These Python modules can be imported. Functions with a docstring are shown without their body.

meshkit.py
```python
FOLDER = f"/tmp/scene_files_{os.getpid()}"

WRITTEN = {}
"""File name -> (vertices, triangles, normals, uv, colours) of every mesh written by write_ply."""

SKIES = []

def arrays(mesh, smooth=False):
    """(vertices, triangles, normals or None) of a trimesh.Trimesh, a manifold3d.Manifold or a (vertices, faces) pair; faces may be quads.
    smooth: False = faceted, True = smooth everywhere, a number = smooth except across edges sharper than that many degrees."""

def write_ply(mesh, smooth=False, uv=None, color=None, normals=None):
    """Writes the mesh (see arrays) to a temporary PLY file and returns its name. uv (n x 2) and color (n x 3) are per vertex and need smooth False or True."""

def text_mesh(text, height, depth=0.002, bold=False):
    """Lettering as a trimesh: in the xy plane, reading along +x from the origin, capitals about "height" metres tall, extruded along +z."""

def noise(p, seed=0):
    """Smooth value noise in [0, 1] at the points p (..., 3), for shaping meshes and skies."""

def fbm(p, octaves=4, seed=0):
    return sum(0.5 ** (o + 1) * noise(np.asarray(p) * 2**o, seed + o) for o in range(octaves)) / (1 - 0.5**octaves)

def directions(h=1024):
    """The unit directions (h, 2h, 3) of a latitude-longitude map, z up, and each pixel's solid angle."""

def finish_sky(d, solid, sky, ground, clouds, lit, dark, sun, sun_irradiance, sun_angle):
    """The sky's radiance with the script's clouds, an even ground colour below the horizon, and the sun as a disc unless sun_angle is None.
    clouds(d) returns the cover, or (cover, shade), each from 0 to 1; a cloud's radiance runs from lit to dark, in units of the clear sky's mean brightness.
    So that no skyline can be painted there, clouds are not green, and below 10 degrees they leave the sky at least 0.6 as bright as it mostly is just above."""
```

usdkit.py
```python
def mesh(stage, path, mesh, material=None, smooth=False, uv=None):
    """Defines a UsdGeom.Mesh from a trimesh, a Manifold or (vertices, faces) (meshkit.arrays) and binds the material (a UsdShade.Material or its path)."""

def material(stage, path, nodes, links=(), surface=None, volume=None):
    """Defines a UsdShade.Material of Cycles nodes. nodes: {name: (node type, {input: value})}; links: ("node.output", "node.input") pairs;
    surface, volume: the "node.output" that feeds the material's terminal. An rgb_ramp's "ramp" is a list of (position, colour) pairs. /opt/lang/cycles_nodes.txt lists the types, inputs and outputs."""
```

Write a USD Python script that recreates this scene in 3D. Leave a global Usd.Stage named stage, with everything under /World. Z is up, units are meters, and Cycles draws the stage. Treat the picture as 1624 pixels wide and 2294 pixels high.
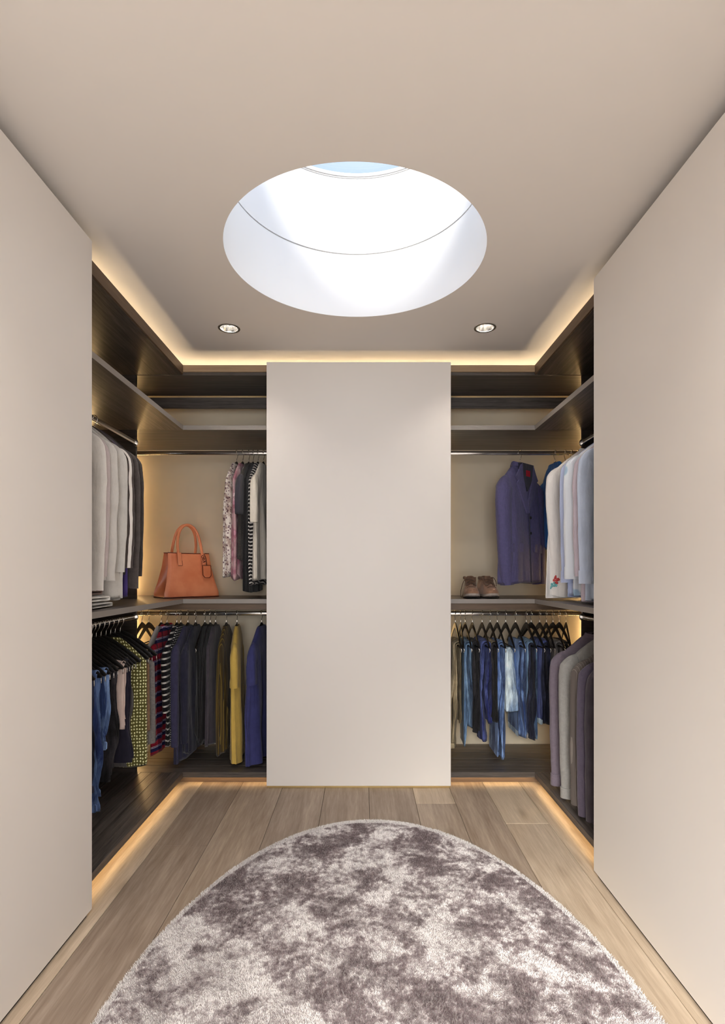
import math, random
import numpy as np, trimesh, manifold3d as m3
from shapely.geometry import Polygon, Point, box as sbox
from pxr import Usd, UsdGeom, UsdLux, UsdShade, Gf, Sdf, Vt
import usdkit, meshkit

random.seed(7)
RNG = np.random.default_rng(7)
stage = Usd.Stage.CreateInMemory()
UsdGeom.SetStageUpAxis(stage, UsdGeom.Tokens.z)
UsdGeom.SetStageMetersPerUnit(stage, 1.0)
UsdGeom.Xform.Define(stage, '/World')
UsdGeom.Scope.Define(stage, '/World/Looks')
PI = math.pi

# ------------------------------------------------------------------ camera, sky, lights, exposure
F, CX, HY, HC = 1235.0, 813.0, 1283.0, 1.28       # focal length, vanishing point (px of 1624 x 2294), eye height
cam = UsdGeom.Camera.Define(stage, '/World/camera')
HAP = 24.0
cam.CreateHorizontalApertureAttr(HAP)
cam.CreateVerticalApertureAttr(HAP * 2294 / 1624)
cam.CreateFocalLengthAttr(HAP * F / 1624)
cam.CreateHorizontalApertureOffsetAttr(HAP * (812 - CX) / 1624)
cam.CreateVerticalApertureOffsetAttr(HAP * (HY - 1147) / 1624)
cam.CreateClippingRangeAttr(Gf.Vec2f(0.05, 200))
cam.CreateExposureAttr(0.17)
cx = UsdGeom.Xformable(cam)
cx.AddTranslateOp().Set(Gf.Vec3d(0, 0, HC))
cx.AddRotateXYZOp().Set(Gf.Vec3f(90, 0, 0))

dome = UsdLux.DomeLight.Define(stage, '/World/sky')                  # clear pale sky over the roof light
dome.CreateIntensityAttr(0.37)
dome.CreateColorAttr(Gf.Vec3f(0.44, 0.58, 0.86))

sun = UsdLux.DistantLight.Define(stage, '/World/sun')                # sun through thin haze, into the roof light
sun.CreateAngleAttr(24.0)
sun.CreateIntensityAttr(14.0)
sun.CreateColorAttr(Gf.Vec3f(1.0, 0.95, 0.88))
sx = UsdGeom.Xformable(sun)
sx.AddRotateXYZOp().Set(Gf.Vec3f(66, 0, -16))

day = UsdLux.RectLight.Define(stage, '/World/daylight')              # daylight outside the tall window behind the camera
day.CreateWidthAttr(1.75); day.CreateHeightAttr(2.2)
day.CreateIntensityAttr(8.0)
day.CreateColorAttr(Gf.Vec3f(1.0, 0.96, 0.935))
dx = UsdGeom.Xformable(day)
dx.AddTranslateOp().Set(Gf.Vec3d(-0.02, -2.62, 1.28))
dx.AddRotateXYZOp().Set(Gf.Vec3f(90, 0, 0))
LED_COVE = (1.0, 0.76, 0.47)
LED = (1.0, 0.66, 0.30)                                              # warm LED strips: set in led() below

# ------------------------------------------------------------------ helpers
_used = {}
def numbered(path):
    n = _used.get(path, 0); _used[path] = n + 1
    return path if n == 0 else f'{path}_{n:03d}'

def tag(prim, label=None, cat=None, group=None, kind=None):
    for k, v in (('label', label), ('category', cat), ('group', group), ('kind', kind)):
        if v: prim.SetCustomDataByKey(k, v)
    return prim

def thing(name, label, cat, loc=(0, 0, 0), rotz=0.0, group=None, kind=None):
    x = UsdGeom.Xform.Define(stage, numbered('/World/' + name))
    x.AddTranslateOp().Set(Gf.Vec3d(*map(float, loc)))
    x.AddRotateZOp().Set(float(rotz))
    return tag(x.GetPrim(), label, cat, group, kind)

def obj(name, mesh, mat, parent=None, smooth=40, label=None, kind=None):
    base = str(parent.GetPath()) if parent else '/World'
    m = usdkit.mesh(stage, numbered(base + '/' + name), mesh, mat, smooth=smooth)
    m.CreateDoubleSidedAttr(True)
    return tag(m.GetPrim(), label, None, None, kind)

def struct(name, label=None):
    x = UsdGeom.Xform.Define(stage, numbered('/World/' + name))
    return tag(x.GetPrim(), label, None, None, 'structure')

def box(x0, x1, y0, y1, z0, z1, bevel=0.0):
    if bevel <= 0:
        b = trimesh.creation.box((x1 - x0, y1 - y0, z1 - z0))
        b.apply_translation(((x0 + x1) / 2, (y0 + y1) / 2, (z0 + z1) / 2)); return b
    e = bevel; pts = []
    for sx_ in (0, 1):
        for sy_ in (0, 1):
            for sz_ in (0, 1):
                X = x1 if sx_ else x0; Y = y1 if sy_ else y0; Z = z1 if sz_ else z0
                ex = -e if sx_ else e; ey = -e if sy_ else e; ez = -e if sz_ else e
                pts += [(X, Y + ey, Z + ez), (X + ex, Y, Z + ez), (X + ex, Y + ey, Z)]
    return trimesh.convex.convex_hull(np.array(pts))

def cat_(*ms): return trimesh.util.concatenate(list(ms))

def grid_faces(m, n, close=True):
    f = []
    i, j = np.meshgrid(np.arange(m - 1), np.arange(n if close else n - 1), indexing='ij')
    a = (i * n + j).ravel(); b = (i * n + (j + 1) % n).ravel(); c = ((i + 1) * n + (j + 1) % n).ravel(); d = ((i + 1) * n + j).ravel()
    return np.vstack([np.stack([a, b, c], 1), np.stack([a, c, d], 1)])

def loft(rings, cap=(True, True)):
    r = np.asarray(rings, float); m, n = r.shape[:2]
    v = r.reshape(-1, 3); f = grid_faces(m, n)
    extra = []
    if cap[0]:
        v = np.vstack([v, r[0].mean(0)]); k = len(v) - 1; j = np.arange(n)
        extra.append(np.stack([np.full(n, k), (j + 1) % n, j], 1))
    if cap[1]:
        v = np.vstack([v, r[-1].mean(0)]); k = len(v) - 1; j = np.arange(n); o = (m - 1) * n
        extra.append(np.stack([np.full(n, k), o + j, o + (j + 1) % n], 1))
    f = np.vstack([f] + extra)
    t = trimesh.Trimesh(v, f, process=False)
    if t.volume < 0: t.invert()
    return t

def tube(path, ra, rb=None, up=(0, 0, 1), n=12, power=1.0):
    """Sweep of an (super)ellipse: ra across, rb along up; each a number or one per point."""
    p = np.asarray(path, float); m = len(p)
    ra = np.broadcast_to(ra, m); rb = np.broadcast_to(ra if rb is None else rb, m)
    t = np.gradient(p, axis=0); t /= np.linalg.norm(t, axis=1, keepdims=True)
    u0 = np.asarray(up, float)
    rings = []
    th = np.linspace(0, 2 * PI, n, endpoint=False)
    c = np.sign(np.cos(th)) * np.abs(np.cos(th)) ** power; s = np.sign(np.sin(th)) * np.abs(np.sin(th)) ** power
    for k in range(m):
        a = np.cross(t[k], u0); a /= max(np.linalg.norm(a), 1e-9); b = np.cross(a, t[k])
        rings.append(p[k] + np.outer(c * ra[k], a) + np.outer(s * rb[k], b))
    return loft(rings)

def bez(pts, n):
    """Catmull-Rom through points."""
    p = np.asarray(pts, float); q = np.vstack([2 * p[0] - p[1], p, 2 * p[-1] - p[-2]])
    out = []
    seg = len(p) - 1
    for u in np.linspace(0, seg, n):
        i = min(int(u), seg - 1); t = u - i
        a, b, c, d = q[i], q[i + 1], q[i + 2], q[i + 3]
        out.append(0.5 * (2 * b + (c - a) * t + (2 * a - 5 * b + 4 * c - d) * t * t + (3 * b - a - 3 * c + d) * t ** 3))
    return np.array(out)

# ------------------------------------------------------------------ materials
_mats = {}
def mat(name, nodes, links, surface='p.BSDF'):
    if name not in _mats:
        _mats[name] = usdkit.material(stage, '/World/Looks/' + name, nodes, links, surface=surface)
    return _mats[name]

def plain(name, col, rough=0.6, metallic=0.0, spec=0.5, bump=0.0, bscale=300, var=0.0, vscale=6.0):
    nodes = {'p': ('principled_bsdf', dict(base_color=col, roughness=rough, metallic=metallic, specular_ior_level=spec))}
    links = []
    if bump or var: nodes['tc'] = ('texture_coordinate', {})
    if bump:
        nodes['n'] = ('noise_texture', dict(scale=bscale, detail=3.0)); nodes['b'] = ('bump', dict(strength=bump, distance=0.002))
        links += [('tc.object', 'n.vector'), ('n.fac', 'b.height'), ('b.normal', 'p.normal')]
    if var:
        nodes['v'] = ('noise_texture', dict(scale=vscale, detail=4.0, roughness=0.6))
        nodes['r'] = ('rgb_ramp', dict(ramp=[(0.3, tuple(c * (1 - var) for c in col)), (0.7, tuple(min(1, c * (1 + var)) for c in col))]))
        links += [('tc.object', 'v.vector'), ('v.fac', 'r.fac'), ('r.color', 'p.base_color')]
    return mat(name, nodes, links)

def wood(name, dark, light, stretch, rough=0.45, scale=1.0, bump=0.15, spec=0.4, knots=False, offset=(0, 0, 0)):
    """Stretch: noise scale per axis; small along the grain."""
    nodes = {
        'tc': ('texture_coordinate', {}),
        'mp': ('mapping', dict(location=offset, scale=tuple(s * scale for s in stretch))),
        'n1': ('noise_texture', dict(scale=1.0, detail=6.0, roughness=0.62, distortion=0.6)),
        'mp2': ('mapping', dict(location=tuple(o * 1.7 + 3 for o in offset), scale=tuple(s * scale * 6 for s in stretch))),
        'n2': ('noise_texture', dict(scale=1.0, detail=3.0, roughness=0.6)),
        'mx': ('mix_float', dict(fac=0.38)),
        'r': ('rgb_ramp', dict(ramp=[(0.34, dark), (0.52, tuple((a + b) / 2 for a, b in zip(dark, light))), (0.66, light)])),
        'b': ('bump', dict(strength=bump, distance=0.001)),
        'p': ('principled_bsdf', dict(roughness=rough, specular_ior_level=spec)),
    }
    links = [('tc.object', 'mp.vector'), ('mp.vector', 'n1.vector'), ('tc.object', 'mp2.vector'), ('mp2.vector', 'n2.vector'),
             ('n1.fac', 'mx.a'), ('n2.fac', 'mx.b'), ('mx.result', 'r.fac'), ('n2.fac', 'b.height'), ('b.normal', 'p.normal')]
    if knots:
        nodes['mk'] = ('mapping', dict(location=tuple(o * 2.3 for o in offset), scale=(5.5, 1.7, 1)))
        nodes['vk'] = ('voronoi_texture', dict(scale=1.0, randomness=1.0))
        nodes['rk'] = ('rgb_ramp', dict(ramp=[(0.0, (0.55, 0.50, 0.46)), (0.06, (0.72, 0.68, 0.64)), (0.16, (1, 1, 1))]))
        nodes['mm'] = ('mix', dict(mix_type='multiply', fac=0.75))
        links += [('tc.object', 'mk.vector'), ('mk.vector', 'vk.vector'), ('vk.distance', 'rk.fac'), ('r.color', 'mm.color1'), ('rk.color', 'mm.color2'), ('mm.color', 'p.base_color')]
    else:
        links.append(('r.color', 'p.base_color'))
    return mat(name, nodes, links)

M_WALL = plain('plaster_greige', (0.75, 0.70, 0.64), 0.85, bump=0.05, bscale=400)
M_CEIL = plain('ceiling_paint', (0.78, 0.735, 0.685), 0.9)
M_DOOR = plain('door_lacquer', (0.75, 0.71, 0.67), 0.42, spec=0.35, bump=0.01, bscale=900)
M_SHAFT = plain('shaft_white', (0.95, 0.945, 0.935), 0.7)
M_SEAM = plain('shaft_joint', (0.45, 0.44, 0.43), 0.8)
M_VENEER = wood('dark_veneer', (0.030, 0.024, 0.021), (0.090, 0.073, 0.064), (3.5, 3.5, 70), 0.38, bump=0.12, spec=0.45)
M_VENEER_Y = wood('dark_veneer_lengthwise', (0.030, 0.025, 0.023), (0.175, 0.148, 0.132), (70, 2.0, 70), 0.38, bump=0.12)
M_VENEER_X = wood('dark_veneer_crosswise', (0.034, 0.029, 0.026), (0.150, 0.127, 0.113), (2.0, 70, 70), 0.38, bump=0.12)
M_EDGE_LIT = plain('veneer_edge_lit', (0.26, 0.235, 0.215), 0.42)  # shelf veneer made paler: room light on the front edge painted in
M_FASCIA_LIT = wood('fascia_veneer_lit', (0.26, 0.18, 0.11), (0.38, 0.27, 0.17), (2, 2, 60), 0.5)  # lighter copy of the kick veneer, bounce light put into its colour
M_KICK = wood('kick_board_veneer', (0.10, 0.065, 0.04), (0.17, 0.11, 0.07), (2, 2, 60), 0.5)
M_BACK = plain('back_panel_beige', (0.60, 0.53, 0.405), 0.7, var=0.05, vscale=3)
M_CHROME = plain('chrome', (0.85, 0.83, 0.80), 0.14, metallic=1.0)
M_STEEL = plain('brushed_steel', (0.72, 0.69, 0.65), 0.25, metallic=1.0)
M_GAP_GLOW = plain('gap_glow_paint', (0.62, 0.45, 0.20), 0.3, metallic=1.0)  # gold colour stands in for LED glow through the door gap
M_BLACK = plain('black_gasket', (0.012, 0.011, 0.010), 0.7)
M_GLASS = mat('window_pane', {'t': ('transparent_bsdf', dict(color=(0.97, 0.98, 0.98))), 'g': ('glossy_bsdf', dict(color=(1, 1, 1), roughness=0.02)),
                              'm': ('mix_closure', dict(fac=0.05))},
              [('t.BSDF', 'm.closure1'), ('g.BSDF', 'm.closure2')], surface='m.closure')

def led_mat(name, strength, col=LED):
    return mat(name, {'e': ('emission', dict(color=col, strength=strength))}, [], surface='e.emission')
# ------------------------------------------------------------------ the setting
ZC = 2.585                                   # ceiling
XLB, XL, XR, XRB = -1.66, -1.089, 1.04, 1.61 # wardrobe backs and fronts left / right
D1, YB = 3.338, 3.89                         # front and back of the wardrobe on the far wall
YR = -2.4                                    # wall behind the camera
SKX, SKY_, SKR, SKT, SKJ = -0.031, 2.281, 0.531, 3.32, 2.903
DL = [(-0.714, 2.941), (0.650, 2.935), (-0.70, 0.90), (0.64, 0.90)]       # downlights
LAMP, LAMP_DIM = 1100.0, 420.0                # the pair by the rear window is full on, the far pair dimmed

# floor of wide oak planks
floor = struct('floor', 'wide oak plank floor')
obj('subfloor', box(-1.76, 1.71, YR - 0.05, 4.0, -0.06, -0.012), M_BLACK, floor, smooth=False)
TONES = [((0.22, 0.160, 0.120), (0.42, 0.335, 0.265)), ((0.27, 0.198, 0.145), (0.50, 0.405, 0.315)),
         ((0.38, 0.290, 0.205), (0.63, 0.515, 0.39)), ((0.47, 0.37, 0.265), (0.68, 0.56, 0.42))]
ROWS = [-1.72, -1.465, -1.22, -0.976, -0.731, -0.48, -0.225, 0.035, 0.294, 0.515, 0.729, 0.95, 1.17, 1.42, 1.67]
ROWTONE = [2, 2, 2, 0, 1, 0, 0, 0, 1, 1, 2, 2, 2, 2]
JOINTS = {3: [-0.4, 0.85, 2.587], 8: [0.2, 1.5, 3.058], 10: [-0.3, 1.25, 2.813]}
pr = random.Random(3)
for r in range(len(ROWS) - 1):
    js = JOINTS.get(r)
    if js is None:
        y = YR + pr.uniform(0.7, 1.8); js = []
        while y < 3.3:
            js.append(y); y += pr.uniform(1.9, 2.6)
    ys = [YR] + js + [3.96]
    for k in range(len(ys) - 1):
        tn = ROWTONE[r]
        if pr.random() < 0.25: tn = min(2, max(0, tn + pr.choice((-1, 1))))
        if r == 10 and k == len(ys) - 2: tn = 3
        if r == 3: tn = 0
        if r == 8 and k == len(ys) - 2: tn = 2
        if r == 2: tn = 2
        v = pr.randrange(3)
        w = wood(f'oak_tone{tn}_{v}', *TONES[tn], (16, 1.1, 16), 0.46, bump=0.06, spec=0.35, knots=True, offset=(v * 5.3 + tn * 2.1, v * 3.7 + tn, 0))
        obj('plank', box(ROWS[r] + 0.0008, ROWS[r + 1] - 0.0008, ys[k] + 0.0008, ys[k + 1] - 0.0008, -0.012, 0.0, 0.0016), w, floor, smooth=False)

# walls
wl = struct('wall_left'); obj('plaster', box(-1.76, -1.675, YR, 4.0, 0, 2.66), M_WALL, wl, smooth=False)
wr = struct('wall_right'); obj('plaster', box(1.625, 1.71, YR, 4.0, 0, 2.66), M_WALL, wr, smooth=False)
wb = struct('wall_back'); obj('plaster', box(-1.675, 1.625, 3.91, 4.0, 0, 2.66), M_WALL, wb, smooth=False)
wf = struct('wall_front')
obj('plaster', cat_(box(-1.675, -0.92, YR - 0.08, YR, 0, 2.66), box(0.88, 1.625, YR - 0.08, YR, 0, 2.66),
                    box(-0.92, 0.88, YR - 0.08, YR, 0, 0.12), box(-0.92, 0.88, YR - 0.08, YR, 2.44, 2.66)), M_WALL, wf, smooth=False)
w2 = struct('window_2')
obj('window_frame', cat_(box(-0.92, -0.87, YR - 0.07, YR - 0.02, 0.12, 2.44), box(0.83, 0.88, YR - 0.07, YR - 0.02, 0.12, 2.44),
                         box(-0.87, 0.83, YR - 0.07, YR - 0.02, 0.12, 0.17), box(-0.87, 0.83, YR - 0.07, YR - 0.02, 2.39, 2.44)), M_DOOR, w2, smooth=False)
obj('pane', box(-0.87, 0.83, YR - 0.05, YR - 0.044, 0.17, 2.39), M_GLASS, w2, smooth=False)

# ceiling with the round roof-light opening and two lamp holes
ceil = struct('ceiling', 'smooth painted ceiling with a round roof light opening')
poly = sbox(-1.675, YR, 1.625, 3.91).difference(Point(SKX, SKY_).buffer(SKR, 64))
for x, y in DL: poly = poly.difference(Point(x, y).buffer(0.051, 12))
cm = trimesh.creation.extrude_polygon(poly, 0.04, engine='earcut'); cm.apply_translation((0, 0, ZC))
obj('plasterboard', cm, M_CEIL, ceil, smooth=30)

# roof light
w1 = struct('window_1', 'round roof light with a white shaft and clear pane')
def ring_wall(r0, r1, z0, z1, n=128):
    p = Point(0, 0).buffer(r1, n // 4).difference(Point(0, 0).buffer(r0, n // 4))
    m = trimesh.creation.extrude_polygon(p, z1 - z0, engine='earcut'); m.apply_translation((SKX, SKY_, z0)); return m
obj('shaft_lower', ring_wall(SKR, SKR + 0.04, ZC + 0.001, SKJ - 0.0035), M_SHAFT, w1, smooth=30)
obj('shaft_joint', ring_wall(SKR + 0.004, SKR + 0.04, SKJ - 0.0035, SKJ + 0.0035), M_SEAM, w1, smooth=30)
obj('shaft_upper', ring_wall(SKR, SKR + 0.04, SKJ + 0.0035, SKT - 0.032), M_SHAFT, w1, smooth=30)
obj('curb_gasket', ring_wall(SKR - 0.004, SKR + 0.04, SKT - 0.032, SKT - 0.024), M_SEAM, w1, smooth=30)
obj('curb_ring', ring_wall(SKR - 0.010, SKR + 0.05, SKT - 0.024, SKT - 0.010), M_SHAFT, w1, smooth=30)
pm = trimesh.creation.cylinder(SKR + 0.03, 0.006, sections=96); pm.apply_translation((SKX, SKY_, SKT - 0.0065))
obj('pane', pm, M_GLASS, w1, smooth=30)

# sliding doors
def leaf(n_label, x0, x1, y0, y1, z0=0.012, z1=2.532, strip=None):
    d = struct(f'door_{n_label}')
    obj('door_panel', box(x0, x1, y0, y1, z0, z1, 0.0012), M_DOOR, d, smooth=False)
    if x1 - x0 < y1 - y0:
        e = 0.006; obj('bottom_seal', box(x0 + e, x1 - e, y0 + 0.03, y1 - 0.03, 0.002, z0), M_BLACK, d, smooth=False)
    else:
        obj('gap_glow_strip', box(x0 + 0.004, x1 - 0.004, y0 + 0.004, y1 - 0.004, 0.001, z0), M_GAP_GLOW, d, smooth=False)  # strip added under the centre door as painted LED glow
    return d
leaf(1, -1.052, -1.022, 0.86, 2.08)
leaf(2, 0.983, 1.013, 1.13, 2.349)
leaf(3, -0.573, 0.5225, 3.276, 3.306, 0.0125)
leaf(4, -1.052, -1.022, -0.37, 0.856)
leaf(5, -1.052, -1.022, -2.395, -0.374)
leaf(6, 0.983, 1.013, -0.12, 1.126)
leaf(7, 0.983, 1.013, -2.395, -0.124)

# ------------------------------------------------------------------ recessed downlights
M_DARKLAMP = plain('lamp_interior', (0.03, 0.03, 0.03), 0.5)
M_LAMP = [mat(n_, {'e': ('emission', dict(color=(1.0, 0.93, 0.84), strength=q_))}, [], surface='e.emission') for n_, q_ in (('lamp_dimmed', LAMP_DIM), ('lamp_lit', LAMP))]
for (x, y), lb in zip(DL, ('left recessed ceiling downlight before the centre panel, chrome reflector', 'right recessed ceiling downlight before the centre panel, chrome reflector', 'left ceiling downlight nearest the rear window', 'right ceiling downlight nearest the rear window')):
    t = thing('recessed_downlight', lb, 'ceiling light', (x, y, ZC), 11, 'recessed downlights')
    p = Point(0, 0).buffer(0.058, 16).difference(Point(0, 0).buffer(0.047, 16))
    tr = trimesh.creation.extrude_polygon(p, 0.003, engine='earcut'); tr.apply_translation((0, 0, -0.003))
    obj('trim_ring', tr, M_STEEL, t, smooth=30)
    n = 14; th = np.linspace(0, 2 * PI, n, endpoint=False)
    rg = [np.stack([r * np.cos(th), r * np.sin(th), np.full(n, z)], 1) for r, z in ((0.0475, -0.001), (0.041, 0.03), (0.030, 0.062), (0.026, 0.075))]
    v = np.vstack(rg); obj('reflector', trimesh.Trimesh(v, grid_faces(4, n), process=False), M_CHROME, t, smooth=False)
    hs = trimesh.creation.cylinder(0.05, 0.02, sections=24); hs.apply_translation((0, 0, 0.087)); obj('housing', hs, M_DARKLAMP, t, smooth=30)
    lp = trimesh.creation.cylinder(0.0325, 0.008, sections=24); lp.apply_translation((0, 0, 0.0545)); obj('lamp', lp, M_LAMP[y < 2], t, smooth=30)

# ------------------------------------------------------------------ wardrobes
def led(parent, b, strength):
    obj('led_strip', box(*b), led_mat(f'led_{int(strength * 10)}', strength, LED_COVE if strength == COVE else LED), parent, smooth=False, label='warm glowing LED strip')

ZD0, ZD1 = 0.047, 0.072        # deck
ZM0, ZM1 = 1.094, 1.1205       # middle shelf
ZU0, ZU1 = 2.145, 2.172        # upper shelf
ZS0, ZS1 = 2.478, 2.496        # soffit
ZF1 = 2.537                    # fascia top
ZRU, ZRL = 2.066, 1.013        # rails
YRAIL, XRAIL_L, XRAIL_R = 3.62, -1.375, 1.325
COVE, KICK, VERT = 27.0, 14.0, 42.0

def deck_boards(parent, x0, x1, y0, y1, along):
    """Deck of narrow ribbed strips with fine joints."""
    n = 9
    if along == 'y':
        e = np.linspace(x0, x1, n + 1)
        for k in range(n): obj('deck_board', box(e[k] + 0.0006, e[k + 1] - 0.0006, y0, y1, ZD0, ZD1 - (0.0006 if k % 2 else 0), 0.001), M_VENEER_Y, parent, smooth=False)
    else:
        e = np.linspace(y0, y1, n + 1)
        for k in range(n): obj('deck_board', box(x0, x1, e[k] + 0.0006, e[k + 1] - 0.0006, ZD0, ZD1 - (0.0006 if k % 2 else 0), 0.001), M_VENEER_X, parent, smooth=False)

def rail(parent, p0, p1):
    p0, p1 = np.array(p0, float), np.array(p1, float)
    obj('hanging_rail', tube([p0, (p0 + p1) / 2, p1], 0.008, 0.0135, n=20, power=0.8), M_CHROME, parent, smooth=50)
    for p in (p0, p1):
        d = (p1 - p0) / np.linalg.norm(p1 - p0) * 0.006
        obj('rail_bracket', tube([p - d, p + d], 0.016, 0.022, n=16), M_STEEL, parent, smooth=40)

# far wall
W = thing('wardrobe', 'dark open wardrobe along the far wall behind the centre panel', 'wardrobe', group='built-in wardrobes')
for x0, x1 in ((XLB, -0.571), (-0.569, 0.529), (0.531, XRB)):
    obj('back_panel', box(x0 + 0.001, x1 - 0.001, YB, YB + 0.014, ZD1, ZF1 + 0.03), M_BACK, W, smooth=False)
obj('header_board', box(XLB, XRB, 3.745, 3.763, 2.397, ZS0 - 0.008), M_VENEER_X, W, smooth=False)
obj('soffit_board', box(XLB, XRB, D1 + 0.010, 3.735, ZS0, ZS1), M_VENEER_X, W, smooth=False)
obj('fascia_board', box(XL - 0.003, XR + 0.003, D1, D1 + 0.016, ZS1 + 0.0004, ZF1, 0.001), M_FASCIA_LIT, W, smooth=False)
for nm, z0, z1 in (('upper_shelf', ZU0, ZU1), ('middle_shelf', ZM0, ZM1)):
    obj(nm, box(XLB, XRB, D1 + 0.0015, YB - 0.001, z0, z1), M_VENEER_X, W, smooth=False)
    obj('shelf_edge', box(XL, XR, D1, D1 + 0.0013, z0, z1), M_EDGE_LIT, W, smooth=False)
obj('apron_board', box(XLB, XRB, D1 + 0.03, D1 + 0.048, ZM0 - 0.04, ZM0 - 0.0005), M_KICK, W, smooth=False)
deck_boards(W, XLB, XRB, D1, YB - 0.001, 'x')
obj('kick_board', box(XLB, XRB, D1 + 0.034, D1 + 0.05, 0.0005, ZD0 - 0.0005), M_KICK, W, smooth=False)
for za, zb in ((ZD1, ZM0 - 0.041), (ZM1, ZU0), (ZU1, ZS0)):
    obj('partition', box(XLB, -1.376, D1 + 0.001, D1 + 0.022, za + 0.0005, zb - 0.0005), M_VENEER, W, smooth=False)
    obj('partition', box(1.330, XRB, D1 + 0.001, D1 + 0.022, za + 0.0005, zb - 0.0005), M_VENEER, W, smooth=False)
    zc = min(zb, 2.39) if zb > 2.3 else zb
    for xp in (-0.57, 0.53): obj('partition', box(xp - 0.011, xp + 0.011, D1 + 0.052, YB - 0.002, za + 0.0005, zc - 0.0005), M_VENEER, W, smooth=False)
    led(W, (XLB + 0.022, XLB + 0.030, YB - 0.022, YB - 0.012, za + 0.02, zb - 0.06), VERT)
    led(W, (XRB - 0.030, XRB - 0.022, YB - 0.022, YB - 0.012, za + 0.02, zb - 0.06), VERT)
    led(W, (0.552, 0.558, YB - 0.020, YB - 0.012, za + 0.02, min(zb, 2.38) - 0.06), VERT * 0.35)
for xa, xb in ((XLB + 0.006, -0.583), (0.543, XRB - 0.006)):
    rail(W, (xa, YRAIL, ZRU), (xb, YRAIL, ZRU)); rail(W, (xa, YRAIL, ZRL), (xb, YRAIL, ZRL))
led(W, (XL - 0.09, XR + 0.09, D1 + 0.10, D1 + 0.108, ZS1 + 0.001, ZS1 + 0.006), COVE)
obj('deck_lip', box(XL, XR, D1, D1 + 0.004, ZD0 - 0.007, ZD0 - 0.0003), M_VENEER_X, W, smooth=False)
led(W, (XL + 0.012, XR - 0.012, D1 + 0.008, D1 + 0.014, ZD0 - 0.0045, ZD0 - 0.0005), KICK)

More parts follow.
